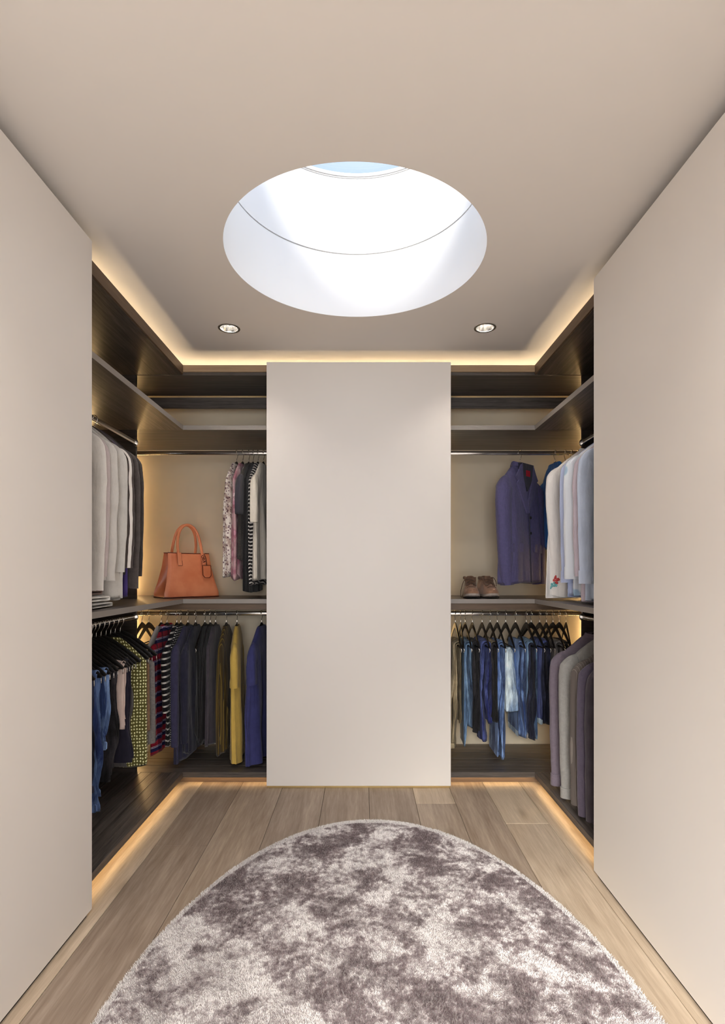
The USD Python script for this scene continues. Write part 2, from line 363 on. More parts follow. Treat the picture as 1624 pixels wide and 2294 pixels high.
def side_wardrobe(s, label, xf, xb, y0, led_y0):
    """s = -1 left, +1 right; xf front plane, xb back plane."""
    def bx(xa, xc, ya, yb, za, zb, bev=0.0):        # xa, xc measured from the front plane into the wardrobe
        p, q = xf + s * xa, xf + s * xc
        return box(min(p, q), max(p, q), ya, yb, za, zb, bev)
    dep = abs(xb - xf)
    t = thing('wardrobe', label, 'wardrobe', group='built-in wardrobes')
    y1 = D1 - 0.0005
    obj('back_panel', bx(dep - 0.013, dep - 0.001, y0, y1, ZD1, ZS0), M_VENEER, t, smooth=False)
    obj('side_panel', bx(0.02, dep - 0.014, y0, y0 + 0.02, ZD1, ZS0), M_VENEER, t, smooth=False)
    obj('soffit_board', bx(0.010, dep, y0, y1, ZS0, ZS1), M_VENEER_Y, t, smooth=False)
    obj('fascia_board', bx(0, 0.016, y0, y1, ZS1 + 0.0004 - 0.016, ZF1, 0.001), M_KICK, t, smooth=False)
    for nm, z0, z1 in (('upper_shelf', ZU0, ZU1), ('middle_shelf', ZM0, ZM1)):
        obj(nm, bx(0.0015, dep - 0.0135, y0 + 0.0205, y1, z0, z1), M_VENEER_Y, t, smooth=False)
        obj('shelf_edge', bx(0, 0.0013, y0 + 0.0205, y1, z0, z1), M_EDGE_LIT, t, smooth=False)
    p, q = sorted((xf, xb)); deck_boards(t, p, q, y0, y1, 'y')
    obj('kick_board', bx(0.05, 0.066, y0, y1 + 0.03, 0.0005, ZD0 - 0.0005), M_KICK, t, smooth=False)
    led(t, (*sorted((xf + s * 0.10, xf + s * 0.108)), led_y0, y1 + 0.06, ZS1 + 0.001, ZS1 + 0.006), COVE)
    obj('deck_lip', bx(0, 0.004, y0, y1, ZD0 - 0.007, ZD0 - 0.0003), M_VENEER_Y, t, smooth=False)
    led(t, (*sorted((xf + s * 0.008, xf + s * 0.014)), y0 + 0.3, y1 - 0.03, ZD0 - 0.0045, ZD0 - 0.0005), KICK)
    xr = XRAIL_L if s < 0 else XRAIL_R
    rail(t, (xr, y0 + 0.026, ZRU), (xr, y1 - 0.006, ZRU)); rail(t, (xr, y0 + 0.026, ZRL), (xr, y1 - 0.006, ZRL))
    if s < 0:
        for za, zb in ((ZM1, ZU0), (ZU1, ZS0)):
            led(t, (*sorted((xb - s * 0.020, xb - s * 0.026)), y1 - 0.022, y1 - 0.014, za + 0.02, zb - 0.03), VERT * 0.5)
    return t
side_wardrobe(-1, 'dark open wardrobe on the left side behind the left sliding door', XL, XLB, 1.15, 2.2)
side_wardrobe(1, 'dark open wardrobe on the right side behind the right sliding door', XR, XRB, 1.4, 2.45)

# ------------------------------------------------------------------ rug
RUGC, RA, RB = (0.045, 1.434), 0.815, 1.404
rug = thing('oval_rug', 'oval shaggy rug in taupe with painted silver nap sheen on the oak floor', 'rug', (RUGC[0], RUGC[1], 0))
th = np.linspace(0, 2 * PI, 160, endpoint=False)
bk = trimesh.creation.extrude_polygon(Polygon(np.stack([(RA - 0.004) * np.cos(th), (RB - 0.004) * np.sin(th)], 1)), 0.006, engine='earcut'); bk.apply_translation((0, 0, 0.0005))
M_RUGB = plain('rug_backing', (0.42, 0.38, 0.38), 0.9)
obj('backing', bk, M_RUGB, rug, smooth=False)
g = np.random.default_rng(11)
NB = 600000
q = g.random((NB * 2, 2)) * 2 - 1
q = q[(q ** 2).sum(1) < 1][:NB]
# only the half the picture shows gets the dense pile; the rest is sparser
dens = np.where(q[:, 1] > -0.12, 1.0, 0.3)
q = q[g.random(len(q)) < dens]
bx_, by_ = q[:, 0] * RA, q[:, 1] * RB
nb = len(q)
h = 0.0068 + 0.0028 * g.random(nb)
edge = np.sqrt((q ** 2).sum(1))
big = meshkit.fbm(np.stack([bx_ * 6, by_ * 6, np.zeros(nb)], 1), 3, seed=5)
ang = 2 * PI * (2.2 * big + 0.6 * g.random(nb))
lean = 0.25 + 0.6 * g.random(nb)
dxy = np.stack([np.cos(ang), np.sin(ang)], 1) * (h * lean)[:, None]
ph = g.random(nb) * 2 * PI; wv = np.stack([np.cos(ph), np.sin(ph)], 1) * 0.00075
base = np.stack([bx_, by_, np.full(nb, 0.005)], 1)
mid = base + np.concatenate([dxy * 0.35, (h * 0.6)[:, None]], 1)
tip = base + np.concatenate([dxy, (h * (1 - 0.25 * lean))[:, None]], 1)
w3 = np.concatenate([wv, np.zeros((nb, 1))], 1)
V = np.stack([base - w3, base + w3, mid + w3, mid - w3, tip], 1).reshape(-1, 3)
o = (np.arange(nb) * 5)[:, None]
Fc = np.vstack([o + np.array([[0, 1, 2]]), o + np.array([[0, 2, 3]]), o + np.array([[3, 2, 4]])])
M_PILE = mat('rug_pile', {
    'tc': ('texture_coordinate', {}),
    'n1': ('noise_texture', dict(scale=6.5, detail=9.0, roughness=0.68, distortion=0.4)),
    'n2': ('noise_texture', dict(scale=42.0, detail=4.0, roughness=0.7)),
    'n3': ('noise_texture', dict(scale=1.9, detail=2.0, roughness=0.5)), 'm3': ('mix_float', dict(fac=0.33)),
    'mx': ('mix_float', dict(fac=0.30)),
    'r': ('rgb_ramp', dict(ramp=[(0.43, (0.145, 0.105, 0.112)), (0.475, (0.29, 0.23, 0.24)), (0.505, (0.62, 0.56, 0.565)), (0.54, (1.0, 0.965, 0.955))])),  # pale stops paint the sheen of flattened nap into the pile colour
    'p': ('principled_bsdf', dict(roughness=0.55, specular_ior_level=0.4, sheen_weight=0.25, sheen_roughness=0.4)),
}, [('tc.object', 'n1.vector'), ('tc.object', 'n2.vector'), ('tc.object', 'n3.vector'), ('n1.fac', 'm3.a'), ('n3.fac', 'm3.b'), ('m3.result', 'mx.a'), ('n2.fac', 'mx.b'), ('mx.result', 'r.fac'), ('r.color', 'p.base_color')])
M_PILE_EDGE = plain('rug_pile_border', (0.88, 0.85, 0.84), 0.55)
inner = edge < 0.975 + 0.012 * (big - 0.5)
def blades(sel):
    idx = np.nonzero(sel)[0]
    v = V.reshape(nb, 5, 3)[idx].reshape(-1, 3); o = (np.arange(len(idx)) * 5)[:, None]
    f = np.vstack([o + np.array([[0, 1, 2]]), o + np.array([[0, 2, 3]]), o + np.array([[3, 2, 4]])])
    return trimesh.Trimesh(v, f, process=False)
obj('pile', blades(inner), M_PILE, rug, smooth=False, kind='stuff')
obj('pile_border', blades(~inner), M_PILE_EDGE, rug, smooth=False, kind='stuff', label='pale silver border of the pile')
# ------------------------------------------------------------------ cloth materials
def cloth(name, col, var=0.12, vscale=14.0, rough=0.85, sheen=0.15, bump=0.25, bscale=500, wr=0.45):
    c0 = tuple(c * (1 - var) for c in col); c1 = tuple(min(1, c * (1 + var)) for c in col)
    return mat(name, {
        'tc': ('texture_coordinate', {}),
        'v': ('noise_texture', dict(scale=vscale, detail=5.0, roughness=0.65)),
        'r': ('rgb_ramp', dict(ramp=[(0.35, c0), (0.65, c1)])),
        'n': ('noise_texture', dict(scale=bscale, detail=2.0)), 'b': ('bump', dict(strength=bump, distance=0.001)),
        'mw': ('mapping', dict(scale=(30, 30, 9))), 'nw': ('noise_texture', dict(scale=1.0, detail=3.0, roughness=0.5, distortion=0.6)), 'bw': ('bump', dict(strength=wr, distance=0.012)),
        'p': ('principled_bsdf', dict(roughness=rough, sheen_weight=sheen, sheen_roughness=0.5, specular_ior_level=0.25))},
        [('tc.object', 'v.vector'), ('v.fac', 'r.fac'), ('r.color', 'p.base_color'), ('tc.object', 'n.vector'), ('n.fac', 'b.height'), ('tc.object', 'mw.vector'), ('mw.vector', 'nw.vector'), ('nw.fac', 'bw.height'), ('bw.normal', 'b.normal'), ('b.normal', 'p.normal')])

def denim(name, dark, light, lo=0.42, hi=0.66, fade=7.0):
    return mat(name, {
        'tc': ('texture_coordinate', {}),
        'm': ('mapping', dict(scale=(1, 1, 0.45))),
        'v': ('noise_texture', dict(scale=fade, detail=6.0, roughness=0.6, distortion=0.5)),
        'r': ('rgb_ramp', dict(ramp=[(lo, dark), (hi, light)])),
        'n': ('noise_texture', dict(scale=260.0, detail=2.0)),
        'r2': ('rgb_ramp', dict(ramp=[(0.36, (0.70, 0.71, 0.74)), (0.62, (1.45, 1.45, 1.45))])),
        'ms': ('mapping', dict(scale=(48, 48, 5))), 'ns': ('noise_texture', dict(scale=1.0, detail=4.0, roughness=0.6)),
        'mm': ('mix', dict(mix_type='multiply', fac=1.0)),
        'b': ('bump', dict(strength=0.3, distance=0.001)), 'bw': ('bump', dict(strength=0.6, distance=0.010)),
        'p': ('principled_bsdf', dict(roughness=0.88, sheen_weight=0.08, specular_ior_level=0.2))},
        [('tc.object', 'm.vector'), ('m.vector', 'v.vector'), ('v.fac', 'r.fac'), ('tc.object', 'n.vector'), ('tc.object', 'ms.vector'), ('ms.vector', 'ns.vector'), ('ns.fac', 'r2.fac'),
         ('r.color', 'mm.color1'), ('r2.color', 'mm.color2'), ('mm.color', 'p.base_color'), ('n.fac', 'b.height'), ('ns.fac', 'bw.height'), ('bw.normal', 'b.normal'), ('b.normal', 'p.normal')])

def ramp_of(name, coord_expr, stops, interp=False, rough=0.85, second=None):
    """Stripes: fraction of (a . position * freq) through a ramp; second = (vector, freq, stops) multiplied in."""
    nodes = {'tc': ('texture_coordinate', {}), 'p': ('principled_bsdf', dict(roughness=rough, sheen_weight=0.1, specular_ior_level=0.2))}
    links = []
    def one(tag_, vec, freq, st):
        nodes['d' + tag_] = ('vector_math', dict(math_type='dot_product', vector2=vec))
        nodes['f' + tag_] = ('math', dict(math_type='multiply', value2=freq))
        nodes['m' + tag_] = ('math', dict(math_type='fraction'))
        nodes['a' + tag_] = ('math', dict(math_type='add', value2=100.0))
        nodes['r' + tag_] = ('rgb_ramp', dict(ramp=st, interpolate=interp))
        links.extend([('tc.object', f'd{tag_}.vector1'), (f'd{tag_}.value', f'f{tag_}.value1'), (f'f{tag_}.value', f'a{tag_}.value1'), (f'a{tag_}.value', f'm{tag_}.value1'), (f'm{tag_}.value', f'r{tag_}.fac')])
    one('1', *coord_expr, stops)
    if second:
        one('2', second[0], second[1], second[2])
        nodes['mx'] = ('mix', dict(mix_type=second[3], fac=second[4]))
        links.extend([('r1.color', 'mx.color1'), ('r2.color', 'mx.color2'), ('mx.color', 'p.base_color')])
    else: links.append(('r1.color', 'p.base_color'))
    return mat(name, nodes, links)

def spots(name, base, spot, scale, size=0.28, randomness=0.35, spot2=None, flat=False):
    nodes = {'tc': ('texture_coordinate', {}), 'sp': ('separate_xyz', {}), 'ad': ('math', dict(math_type='add')), 'mp': ('combine_xyz', {}), 'v': ('voronoi_texture', dict(dimensions='2D' if flat else '3D', scale=scale, randomness=randomness)),
             'r': ('rgb_ramp', dict(ramp=[(0.0, spot), (size, spot), (size + 0.05, base), (1.0, base)])),
             'p': ('principled_bsdf', dict(roughness=0.85, sheen_weight=0.1, specular_ior_level=0.2))}
    links = [('tc.object', 'sp.vector'), ('sp.x', 'ad.value1'), ('sp.y', 'ad.value2'), ('ad.value', 'mp.x'), ('sp.z', 'mp.y'), ('mp.vector' if flat else 'tc.object', 'v.vector'), ('v.distance', 'r.fac')]
    if spot2:
        nodes['n'] = ('noise_texture', dict(scale=scale * 0.45, detail=3.0)); nodes['r2'] = ('rgb_ramp', dict(ramp=[(0.46, (1, 1, 1)), (0.56, spot2)]))
        nodes['mx'] = ('mix', dict(mix_type='multiply', fac=0.9))
        links += [('tc.object', 'n.vector'), ('n.fac', 'r2.fac'), ('r.color', 'mx.color1'), ('r2.color', 'mx.color2'), ('mx.color', 'p.base_color')]
    else: links.append(('r.color', 'p.base_color'))
    return mat(name, nodes, links)

M_HANGER = plain('hanger_black_lacquer', (0.013, 0.011, 0.010), 0.38, spec=0.4)
M_HWOOD = wood('hanger_beech', (0.30, 0.17, 0.08), (0.45, 0.28, 0.15), (6, 60, 60), 0.4)

# ------------------------------------------------------------------ hangers
def build_hanger(name, label, loc, rotz, wood_mat, group, sc=1.0):
    t = thing(name, label, 'hanger', loc, rotz, group)
    for s in (-1, 1):
        p = bez([(0, 0, -0.075), (s * 0.05 * sc, 0, -0.093), (s * 0.12 * sc, 0, -0.136), (s * 0.18 * sc, 0, -0.179), (s * 0.207 * sc, 0.0, -0.200)], 14)
        hgt = np.interp(np.linspace(0, 1, 14), [0, 0.25, 0.8, 1], [0.020, 0.017, 0.010, 0.007])
        obj('arm', tube(p, 0.0042, hgt, up=(0, 0, 1), n=10, power=0.8), wood_mat, t, smooth=40)
    obj('bar', tube([(-0.203 * sc, 0, -0.2), (0, 0, -0.2), (0.203 * sc, 0, -0.2)], 0.0042, n=10), M_HANGER, t, smooth=50)
    hk = bez([(0, 0, -0.082), (0, 0, -0.055), (0.002, 0, -0.040), (0.013, 0, -0.024), (0.0195, 0, -0.004), (0.0165, 0, 0.010), (0.006, 0, 0.0185), (-0.008, 0, 0.0175), (-0.018, 0, 0.007), (-0.0200, 0, -0.006)], 36)
    obj('hook', tube(hk, 0.0021, up=(0, 1, 0), n=8), M_CHROME, t, smooth=60)
    for s in (-1, 1):
        cp = bez([(s * 0.203 * sc, 0, -0.203), (s * (0.203 * sc + 0.003), -0.003, -0.208), (s * (0.203 * sc + 0.0035), -0.004, -0.217), (s * (0.203 * sc + 0.002), -0.001, -0.226)], 10)
        obj('clip', tube(cp, 0.0030, 0.0024, up=(1, 0, 0), n=8), M_STEEL, t, smooth=60)
    return t
HANGER0 = {}
def hanger(label, loc, rotz, group='black hangers with chrome hooks', sc=1.0):
    if sc not in HANGER0:
        HANGER0[sc] = build_hanger('clothes_hanger', label, loc, rotz, M_HANGER, group, sc); return HANGER0[sc]
    x = UsdGeom.Xform.Define(stage, numbered('/World/clothes_hanger'))
    x.GetPrim().GetReferences().AddInternalReference(HANGER0[sc].GetPath()); x.GetPrim().SetInstanceable(True)
    x.GetPrim().GetAttribute('xformOp:translate').Set(Gf.Vec3d(*map(float, loc)))
    x.GetPrim().GetAttribute('xformOp:rotateZ').Set(float(rotz))
    return tag(x.GetPrim(), label, 'hanger', group)

RAILS = {'BU': lambda p: ((p, YRAIL, ZRU), 90), 'BL': lambda p: ((p, YRAIL, ZRL), 90),
         'LU': lambda p: ((XRAIL_L, p, ZRU), 0), 'LL': lambda p: ((XRAIL_L, p, ZRL), 0),
         'RU': lambda p: ((XRAIL_R, p, ZRU), 0), 'RL': lambda p: ((XRAIL_R, p, ZRL), 0)}
def at(rail_, p, jit=0.0):
    loc, r = RAILS[rail_](p); return loc, r + jit
XB = lambda px: (px - CX) / (F / YRAIL)             # x on the far rail of a hook seen at px

# ------------------------------------------------------------------ garment shapes (local: x = width, y = thickness, z down from the rail)
def rough_up(m, amp, scale, seed, zs=0.45):
    v = np.array(m.vertices)
    q = v * np.array([scale, scale, scale * zs]) + seed * 3.17
    d = (meshkit.fbm(q, 3, seed=seed) - 0.5) * 2 * amp
    v = v + m.vertex_normals * d[:, None]
    return trimesh.Trimesh(v, m.faces, process=False)

def body(W_, L, T, hemW=None, hemT=None, neck=0.07, z0=-0.078, drop=0.125, folds=3.0, amp=0.010, seed=0, waist=0.0, jag=0.0, crumple=0.006, nz=46, nt=72, power=0.62):
    r = random.Random(seed * 7 + 1); ph = [r.uniform(0, 6.28) for _ in range(6)]
    hemW = hemW or W_; hemT = hemT or T
    zz = np.concatenate([np.linspace(0, drop, 12), np.linspace(drop, L + z0, nz - 11)[1:]])
    th = np.linspace(0, 2 * PI, nt, endpoint=False)
    c = np.sign(np.cos(th)) * np.abs(np.cos(th)) ** power; s = np.sign(np.sin(th)) * np.abs(np.sin(th)) ** 0.8
    rings = []
    for d in zz:
        if d <= drop:
            t = d / drop; a = neck + (W_ / 2 - neck) * t ** 0.85; b = 0.010 + (T / 2 * 0.75 - 0.010) * t ** 0.6; q = 0.0
        else:
            q = (d - drop) / (L + z0 - drop); a = (W_ / 2) * (1 - q) + hemW / 2 * q - waist * math.sin(PI * min(1, q * 1.4)) ** 2
            b = T / 2 * 0.75 * (1 - q) + hemT / 2 * q
        x = a * c; y = b * s
        g = min(1, q * 1.6) ** 0.8
        y = y + amp * g * (np.sin(2 * PI * folds * x / W_ + ph[0] + 1.3 * q) + 0.5 * np.sin(2 * PI * folds * 1.9 * x / W_ + ph[1] - q))
        y = y + 1.5 * amp * g * (meshkit.noise(np.stack([x * 26 + seed, np.full_like(x, (z0 - d) * 2.2), np.sign(s) * 1.5 + seed * 1.3], 1), seed) - 0.5)
        x = x + 0.35 * amp * g * np.sin(2 * PI * 1.7 * s + ph[2] + 2 * q)
        z = z0 - d + (q ** 5) * (0.008 * np.sin(2 * th + ph[3]) + jag * np.sin(5 * th + ph[4]))
        rings.append(np.stack([x, y, np.broadcast_to(z, x.shape)], 1))
    return rough_up(loft(rings, cap=(False, True)), crumple, 11, seed + 1)

def sleeve(side, W_, length, r0=0.052, r1=0.036, z0=-0.078, drop=0.125, seed=0, lean=0.0, thick=0.55, crumple=0.007, front=0.0, neck=0.07):
    line = lambda x: z0 - drop * ((x - neck) / (W_ / 2 - neck)) ** (1 / 0.85)
    h = W_ / 2
    p = bez([(side * (h - 0.060), 0, line(h - 0.060) - 0.030), (side * (h - 0.026), 0, line(h - 0.026) - 0.040), (side * (h - 0.008), front * 0.2, line(h) - 0.062), (side * (h + 0.000), front * 0.3, line(h) - 0.062 - min(0.10, 0.22 * length)),
             (side * (h + lean * 0.5), front * 0.7, line(h) - length * 0.65), (side * (h + lean - 0.004), front, line(h) - length)], 30)
    k = np.linspace(0, 1, 30)
    ra = np.interp(k, [0, 0.10, 0.2, 0.34, 1], [r0 * 0.30, r0 * 0.58, r0 * 0.80, r0, r1])
    return rough_up(tube(p, ra, ra * thick, up=(0, 1, 0), n=24), crumple, 14, seed + 5, 0.6)

def collar(neck=0.07, z0=-0.066, h=0.030, t=0.022, seed=0):
    th = np.linspace(0, 2 * PI, 40)
    p = np.stack([(neck + 0.004) * np.cos(th), (t + 0.004) * np.sin(th), np.full(40, z0 - 0.006) - 0.012 * (np.sin(th) < 0) * np.abs(np.sin(th))], 1)
    rings = []
    for k in range(40):
        c0 = p[k]; nrm = np.array([math.cos(th[k]), math.sin(th[k]), 0])
        rings.append(np.array([c0 + nrm * 0.004, c0 + nrm * 0.012 - (0, 0, h * 0.6), c0 + nrm * 0.008 - (0, 0, h * 0.6), c0 - nrm * 0.002 + (0, 0, 0.004)]))
    return loft(rings)

ITEMS = []                                       # everything on the rails; packed and written by pack_rails()
def hang(rail_, p, jit, name, label, cat, parts, hlabel, hmat=None, rz=None, group=None):
    ITEMS.append(dict(rail=rail_, p=p, jit=jit, name=name, label=label, cat=cat, parts=parts, hlabel=hlabel, hmat=hmat, group=group, w=1.0 if parts else 0.35))

def top(name, label, cat, rail_, p, m, W_=0.40, L=0.85, T=0.06, jit=0.0, sleeves='long', slen=None, sm=None, cm=None, hlabel=None, group=None, seed=0, neck=0.07, sleeve_r=(0.050, 0.036), lean=0.0, front=0.0, poke=False, **kw):
    z0_skirt = kw.get('z0', -0.078) < -0.15 or poke
    W_ *= 1.10 if sleeves else 1.06
    parts = [('body', body(W_, L, T, seed=seed, neck=neck, **kw), m, 70, None)]
    if sleeves:
        ln = slen or (0.60 if sleeves == 'long' else 0.20)
        for s in (-1, 1):
            parts.append(('sleeve', sleeve(s, W_, ln, sleeve_r[0], sleeve_r[1] if sleeves == 'long' else sleeve_r[0] * 1.02, seed=seed + s, lean=lean * s, front=front, neck=neck), sm or m, 70, None))
    if cm:
        parts.append(('collar', collar(neck), cm, 50, None))
        if sleeves == 'long':
            for s in (-1, 1):
                sl = parts[1 if s < 0 else 2][1].vertices; lo_ = sl[sl[:, 2] < sl[:, 2].min() + 0.055]
                cc = lo_.mean(0); hw = (lo_.max(0) - lo_.min(0)) / 2 + 0.004
                parts.append(('cuff', rough_up(tube([cc + (0, 0, z_) for z_ in np.linspace(0.03, -0.034, 8)], hw[0], hw[1], up=(0, 1, 0), n=24), 0.003, 20, seed), cm, 60, None))
    hang(rail_, p, jit, name, label, cat, parts, hlabel, group=group)
    if z0_skirt is False: ITEMS[-1]['sc'] = 0.72 if sleeves else 0.78
    return ITEMS[-1]

def leg_sheet(W0, W1, LF, LB, t, layer, seed, xoff=0.0, zbar=-0.2, rb=0.007, crumple=0.006, hemflare=0.0):
    """One trouser leg folded over the bar: hip end in front (-y) hanging LF, cuff end behind hanging LB."""
    R = rb + t * (layer + 0.5) + 0.001 * layer
    r = random.Random(seed); ph = [r.uniform(0, 6.28) for _ in range(4)]
    nf, na, nb_ = 26, 9, 26
    zf = np.linspace(-LF, zbar, nf); zb_ = np.linspace(zbar, -LB, nb_)
    C = [(-R, z) for z in zf] + [(-R * math.cos(a), zbar + R * math.sin(a)) for a in np.linspace(0, PI, na + 2)[1:-1]] + [(R, z) for z in zb_]
    C = np.array(C); n = len(C)
    tan = np.gradient(C, axis=0); tan /= np.linalg.norm(tan, axis=1, keepdims=True)
    nor = np.stack([-tan[:, 1], tan[:, 0]], 1)
    k = np.linspace(0, 1, n); w = W0 + (W1 - W0) * k
    th = np.linspace(0, 2 * PI, 40, endpoint=False)
    c = np.sign(np.cos(th)) * np.abs(np.cos(th)) ** 0.55; s = np.sign(np.sin(th)) * np.abs(np.sin(th)) ** 0.9
    rings = []
    for i in range(n):
        dep = max(0, zbar - C[i, 1]); g = min(1, dep / 0.35)
        x = xoff + c * w[i] / 2 + 0.012 * g * math.sin(3.0 * dep * 6 + ph[0])
        tt = t / 2 * (1 + 0.8 * g)
        w_i = w[i] * (1 + 0.05 * g * math.sin(9 * dep + ph[2])); x = xoff + c * w_i / 2 + 0.012 * g * math.sin(18.0 * dep + ph[0])
        wave = 0.008 * g * np.sin(2 * PI * c * 0.9 + ph[1] + 7 * dep) + 0.010 * g * math.sin(8.5 * dep + ph[3]) + hemflare * g * c
        sp = (-1 if i < nf else 1) * 0.010 * g * (0.4 + layer * 0.6)
        y = C[i, 0] + nor[i, 0] * (s * tt) + wave + sp; z = C[i, 1] + nor[i, 1] * (s * tt)
        rings.append(np.stack([x, np.broadcast_to(y, x.shape), np.broadcast_to(z, x.shape)], 1))
    return rough_up(loft(rings), crumple, 13, seed + 2, 0.7)

def trousers(name, label, cat, rail_, p, m, LF=0.62, LB=0.58, W0=0.24, W1=0.19, t=0.014, jit=0.0, hlabel=None, seed=0, xoff=0.0, m2=None, cuff=None, group=None, crumple=0.011, belt=None):
    parts = [('leg', leg_sheet(W0, W1, LF, LB, t, 0, seed, xoff, crumple=crumple), m, 70, None),
             ('leg', leg_sheet(W0 * 0.97, W1, LF - 0.01, LB - 0.025, t, 1, seed + 31, xoff, crumple=crumple), m2 or m, 70, None)]
    R = 0.007 + t + 0.012
    def band(x0, x1, y0, y1, z0, z1): return rough_up(box(x0, x1, y0, y1, z0, z1, 0.006).subdivide().subdivide().subdivide(), 0.005, 24, seed)
    if cuff is not None: parts.append(('cuff', band(xoff - W1 / 2 - 0.003, xoff + W1 / 2 + 0.003, R - 0.014, R + 0.026, -LB - 0.006, -LB + 0.030), cuff, 60, None))
    if belt is not None: parts.append(('waistband', band(xoff - W0 / 2 - 0.005, xoff + W0 / 2 + 0.005, -R - 0.024, -R + 0.014, -LF - 0.004, -LF + 0.034), belt, 60, None))
    hang(rail_, p, jit, name, label, cat, parts, hlabel, group=group)
    return ITEMS[-1]

def empty_hanger(rail_, p, jit, label): hang(rail_, p, jit, None, None, None, [], label)

def pack_rails():
    """Neighbours on a rail press each other flat instead of passing through one another."""
    groups = {}
    for it in ITEMS: groups.setdefault(it['rail'] + ('r' if it['rail'][0] == 'B' and it['p'] > 0 else ''), []).append(it)
    for key in sorted(groups):
        its = sorted(groups[key], key=lambda i: i['p'])
        back = key[0] == 'B'
        zmin = -(ZRU - ZM1) + 0.007 if key[1] == 'U' else -(ZRL - ZD1) + 0.007
        # along the rail, local y of a hung thing points to -X on the far rail and to +Y on the side rails
        sg = -1.0 if back else 1.0
        for i, it in enumerate(its):
            def gap(o):
                if o is None: return None
                return lambda x: (sg * (o['p'] - it['p'])) + x * (math.tan(math.radians(o['jit'])) - math.tan(math.radians(it['jit'])))
            lo = its[i - 1] if i else None; hi = its[i + 1] if i + 1 < len(its) else None
            if sg < 0: lo, hi = hi, lo
            glo, ghi = gap(lo), gap(hi)
            lo_end = hi_end = 0.30
            if key == 'BU' or key == 'BL':                      # centre partitions stop the far-rail clothes
                if lo is None: glo = (lambda x, it=it: -2 * np.maximum(0.006, (-0.585 - it['p']) + x * math.sin(math.radians(it['jit']))))
            if key == 'BUr' and hi is None: ghi = (lambda x: np.full_like(x, 0.026))       # the blazer's far sleeve is next to it
            elif key == 'BLr' and hi is None:
                ghi = (lambda x, it=it: 2 * np.maximum(0.006, (it['p'] - 0.547) - x * math.sin(math.radians(it['jit']))))
            for k, (nm, mesh, mt, sm_, lb) in enumerate(it['parts']):
                v = np.array(mesh.vertices); x, y, z = v.T
                f = lambda q: np.where(q < 0.6, q, 0.6 + 0.4 * np.tanh((q - 0.6) / 0.4))
                if glo is not None:
                    wl_ = it['w'] / (it['w'] + (lo['w'] if lo else it['w'])); h = np.maximum(0.006, np.abs(np.minimum(glo(x), -0.004)) * wl_ - 0.0008); y = np.where(y < 0, -h * f(-y / h), y)
                if ghi is not None:
                    wh_ = it['w'] / (it['w'] + (hi['w'] if hi else it['w'])); h = np.maximum(0.006, np.maximum(ghi(x), 0.004) * wh_ - 0.0008); y = np.where(y > 0, h * f(y / h), y)
                room = 1.0 if key[0] == 'L' else -1.0
                lim = np.where((x * room > 0) & (not back), 0.290, 0.250)
                x = np.sign(x) * np.where(np.abs(x) > lim - 0.03, lim - 0.03 + 0.03 * np.tanh((np.abs(x) - lim + 0.03) / 0.03), np.abs(x))
                z = np.where(z < zmin + 0.02, zmin + 0.02 * np.exp(np.minimum(0, (z - zmin - 0.02)) / 0.02), z)
                it['parts'][k] = (nm, trimesh.Trimesh(np.stack([x, y, z], 1), mesh.faces, process=False), mt, sm_, lb)
            loc, rz = at(it['rail'], it['p'], it['jit'])
            if it['name']:
                t = thing(it['name'], it['label'], it['cat'], loc, rz, it['group'])
                for nm, mesh, mt, sm_, lb in it['parts']: obj(nm, mesh, mt, t, smooth=sm_, label=lb)
            if it['hmat'] is not None: build_hanger('wooden_hanger', it['hlabel'], loc, rz, it['hmat'], None)
            elif it['hlabel']: hanger(it['hlabel'], loc, rz, sc=it.get('sc', 1.0))
# ------------------------------------------------------------------ the clothes
def S(r, g, b):
    return tuple(((c / 255) / 12.92 if c <= 10 else (((c / 255) + 0.055) / 1.055) ** 2.4) for c in (r, g, b))
HB = 'black hanger with chrome hook carrying '
# left upper rail, nearest first
C_WHITE = cloth('knit_white', S(236, 233, 228), 0.05); C_LILAC = cloth('cotton_lilac', S(196, 184, 184), 0.06)
C_LGREY = cloth('knit_pale_grey', S(214, 211, 206), 0.06); C_LGREY2 = cloth('jersey_silver_grey', S(206, 203, 198), 0.07)
C_STRIPE = cloth('sweat_dark_taupe', S(78, 70, 68), 0.1)
C_STRIPE_SL = ramp_of('sleeve_white_bands', ((0, 1, 0), 42.0), [(0, S(78, 70, 68)), (0.22, S(232, 226, 220)), (0.58, S(78, 70, 68))])
C_PURPLE = cloth('jersey_violet', S(74, 60, 122), 0.1); C_CHAR = cloth('wool_charcoal', S(78, 72, 70), 0.14, 40)
C_CHAR2 = cloth('wool_black_brown', S(56, 51, 50), 0.14, 40)
top('knit_jacket', 'long white knit jacket hanging first on the upper left rail, beside the left door', 'jacket', 'LU', 2.385, C_WHITE, 0.40, 0.856, 0.07, hlabel=HB + 'the long white knit jacket', seed=1, slen=0.66, folds=2, amp=0.012)
top('blouse', 'pale lilac blouse squeezed between white and grey knitwear, upper left rail', 'blouse', 'LU', 2.435, C_LILAC, 0.39, 0.82, 0.05, hlabel=HB + 'the pale lilac blouse', seed=2)
top('cardigan', 'pale grey knit cardigan with straight hem, upper left rail', 'cardigan', 'LU', 2.50, C_LGREY, 0.40, 0.815, 0.06, hlabel=HB + 'the pale grey straight cardigan', seed=3, slen=0.62)
top('cardigan', 'silver grey cardigan flaring down to the shelf, upper left rail', 'cardigan', 'LU', 2.60, C_LGREY2, 0.40, 0.915, 0.06, hemW=0.46, hlabel=HB + 'the flared silver grey cardigan', seed=4, slen=0.58, folds=3, amp=0.014)
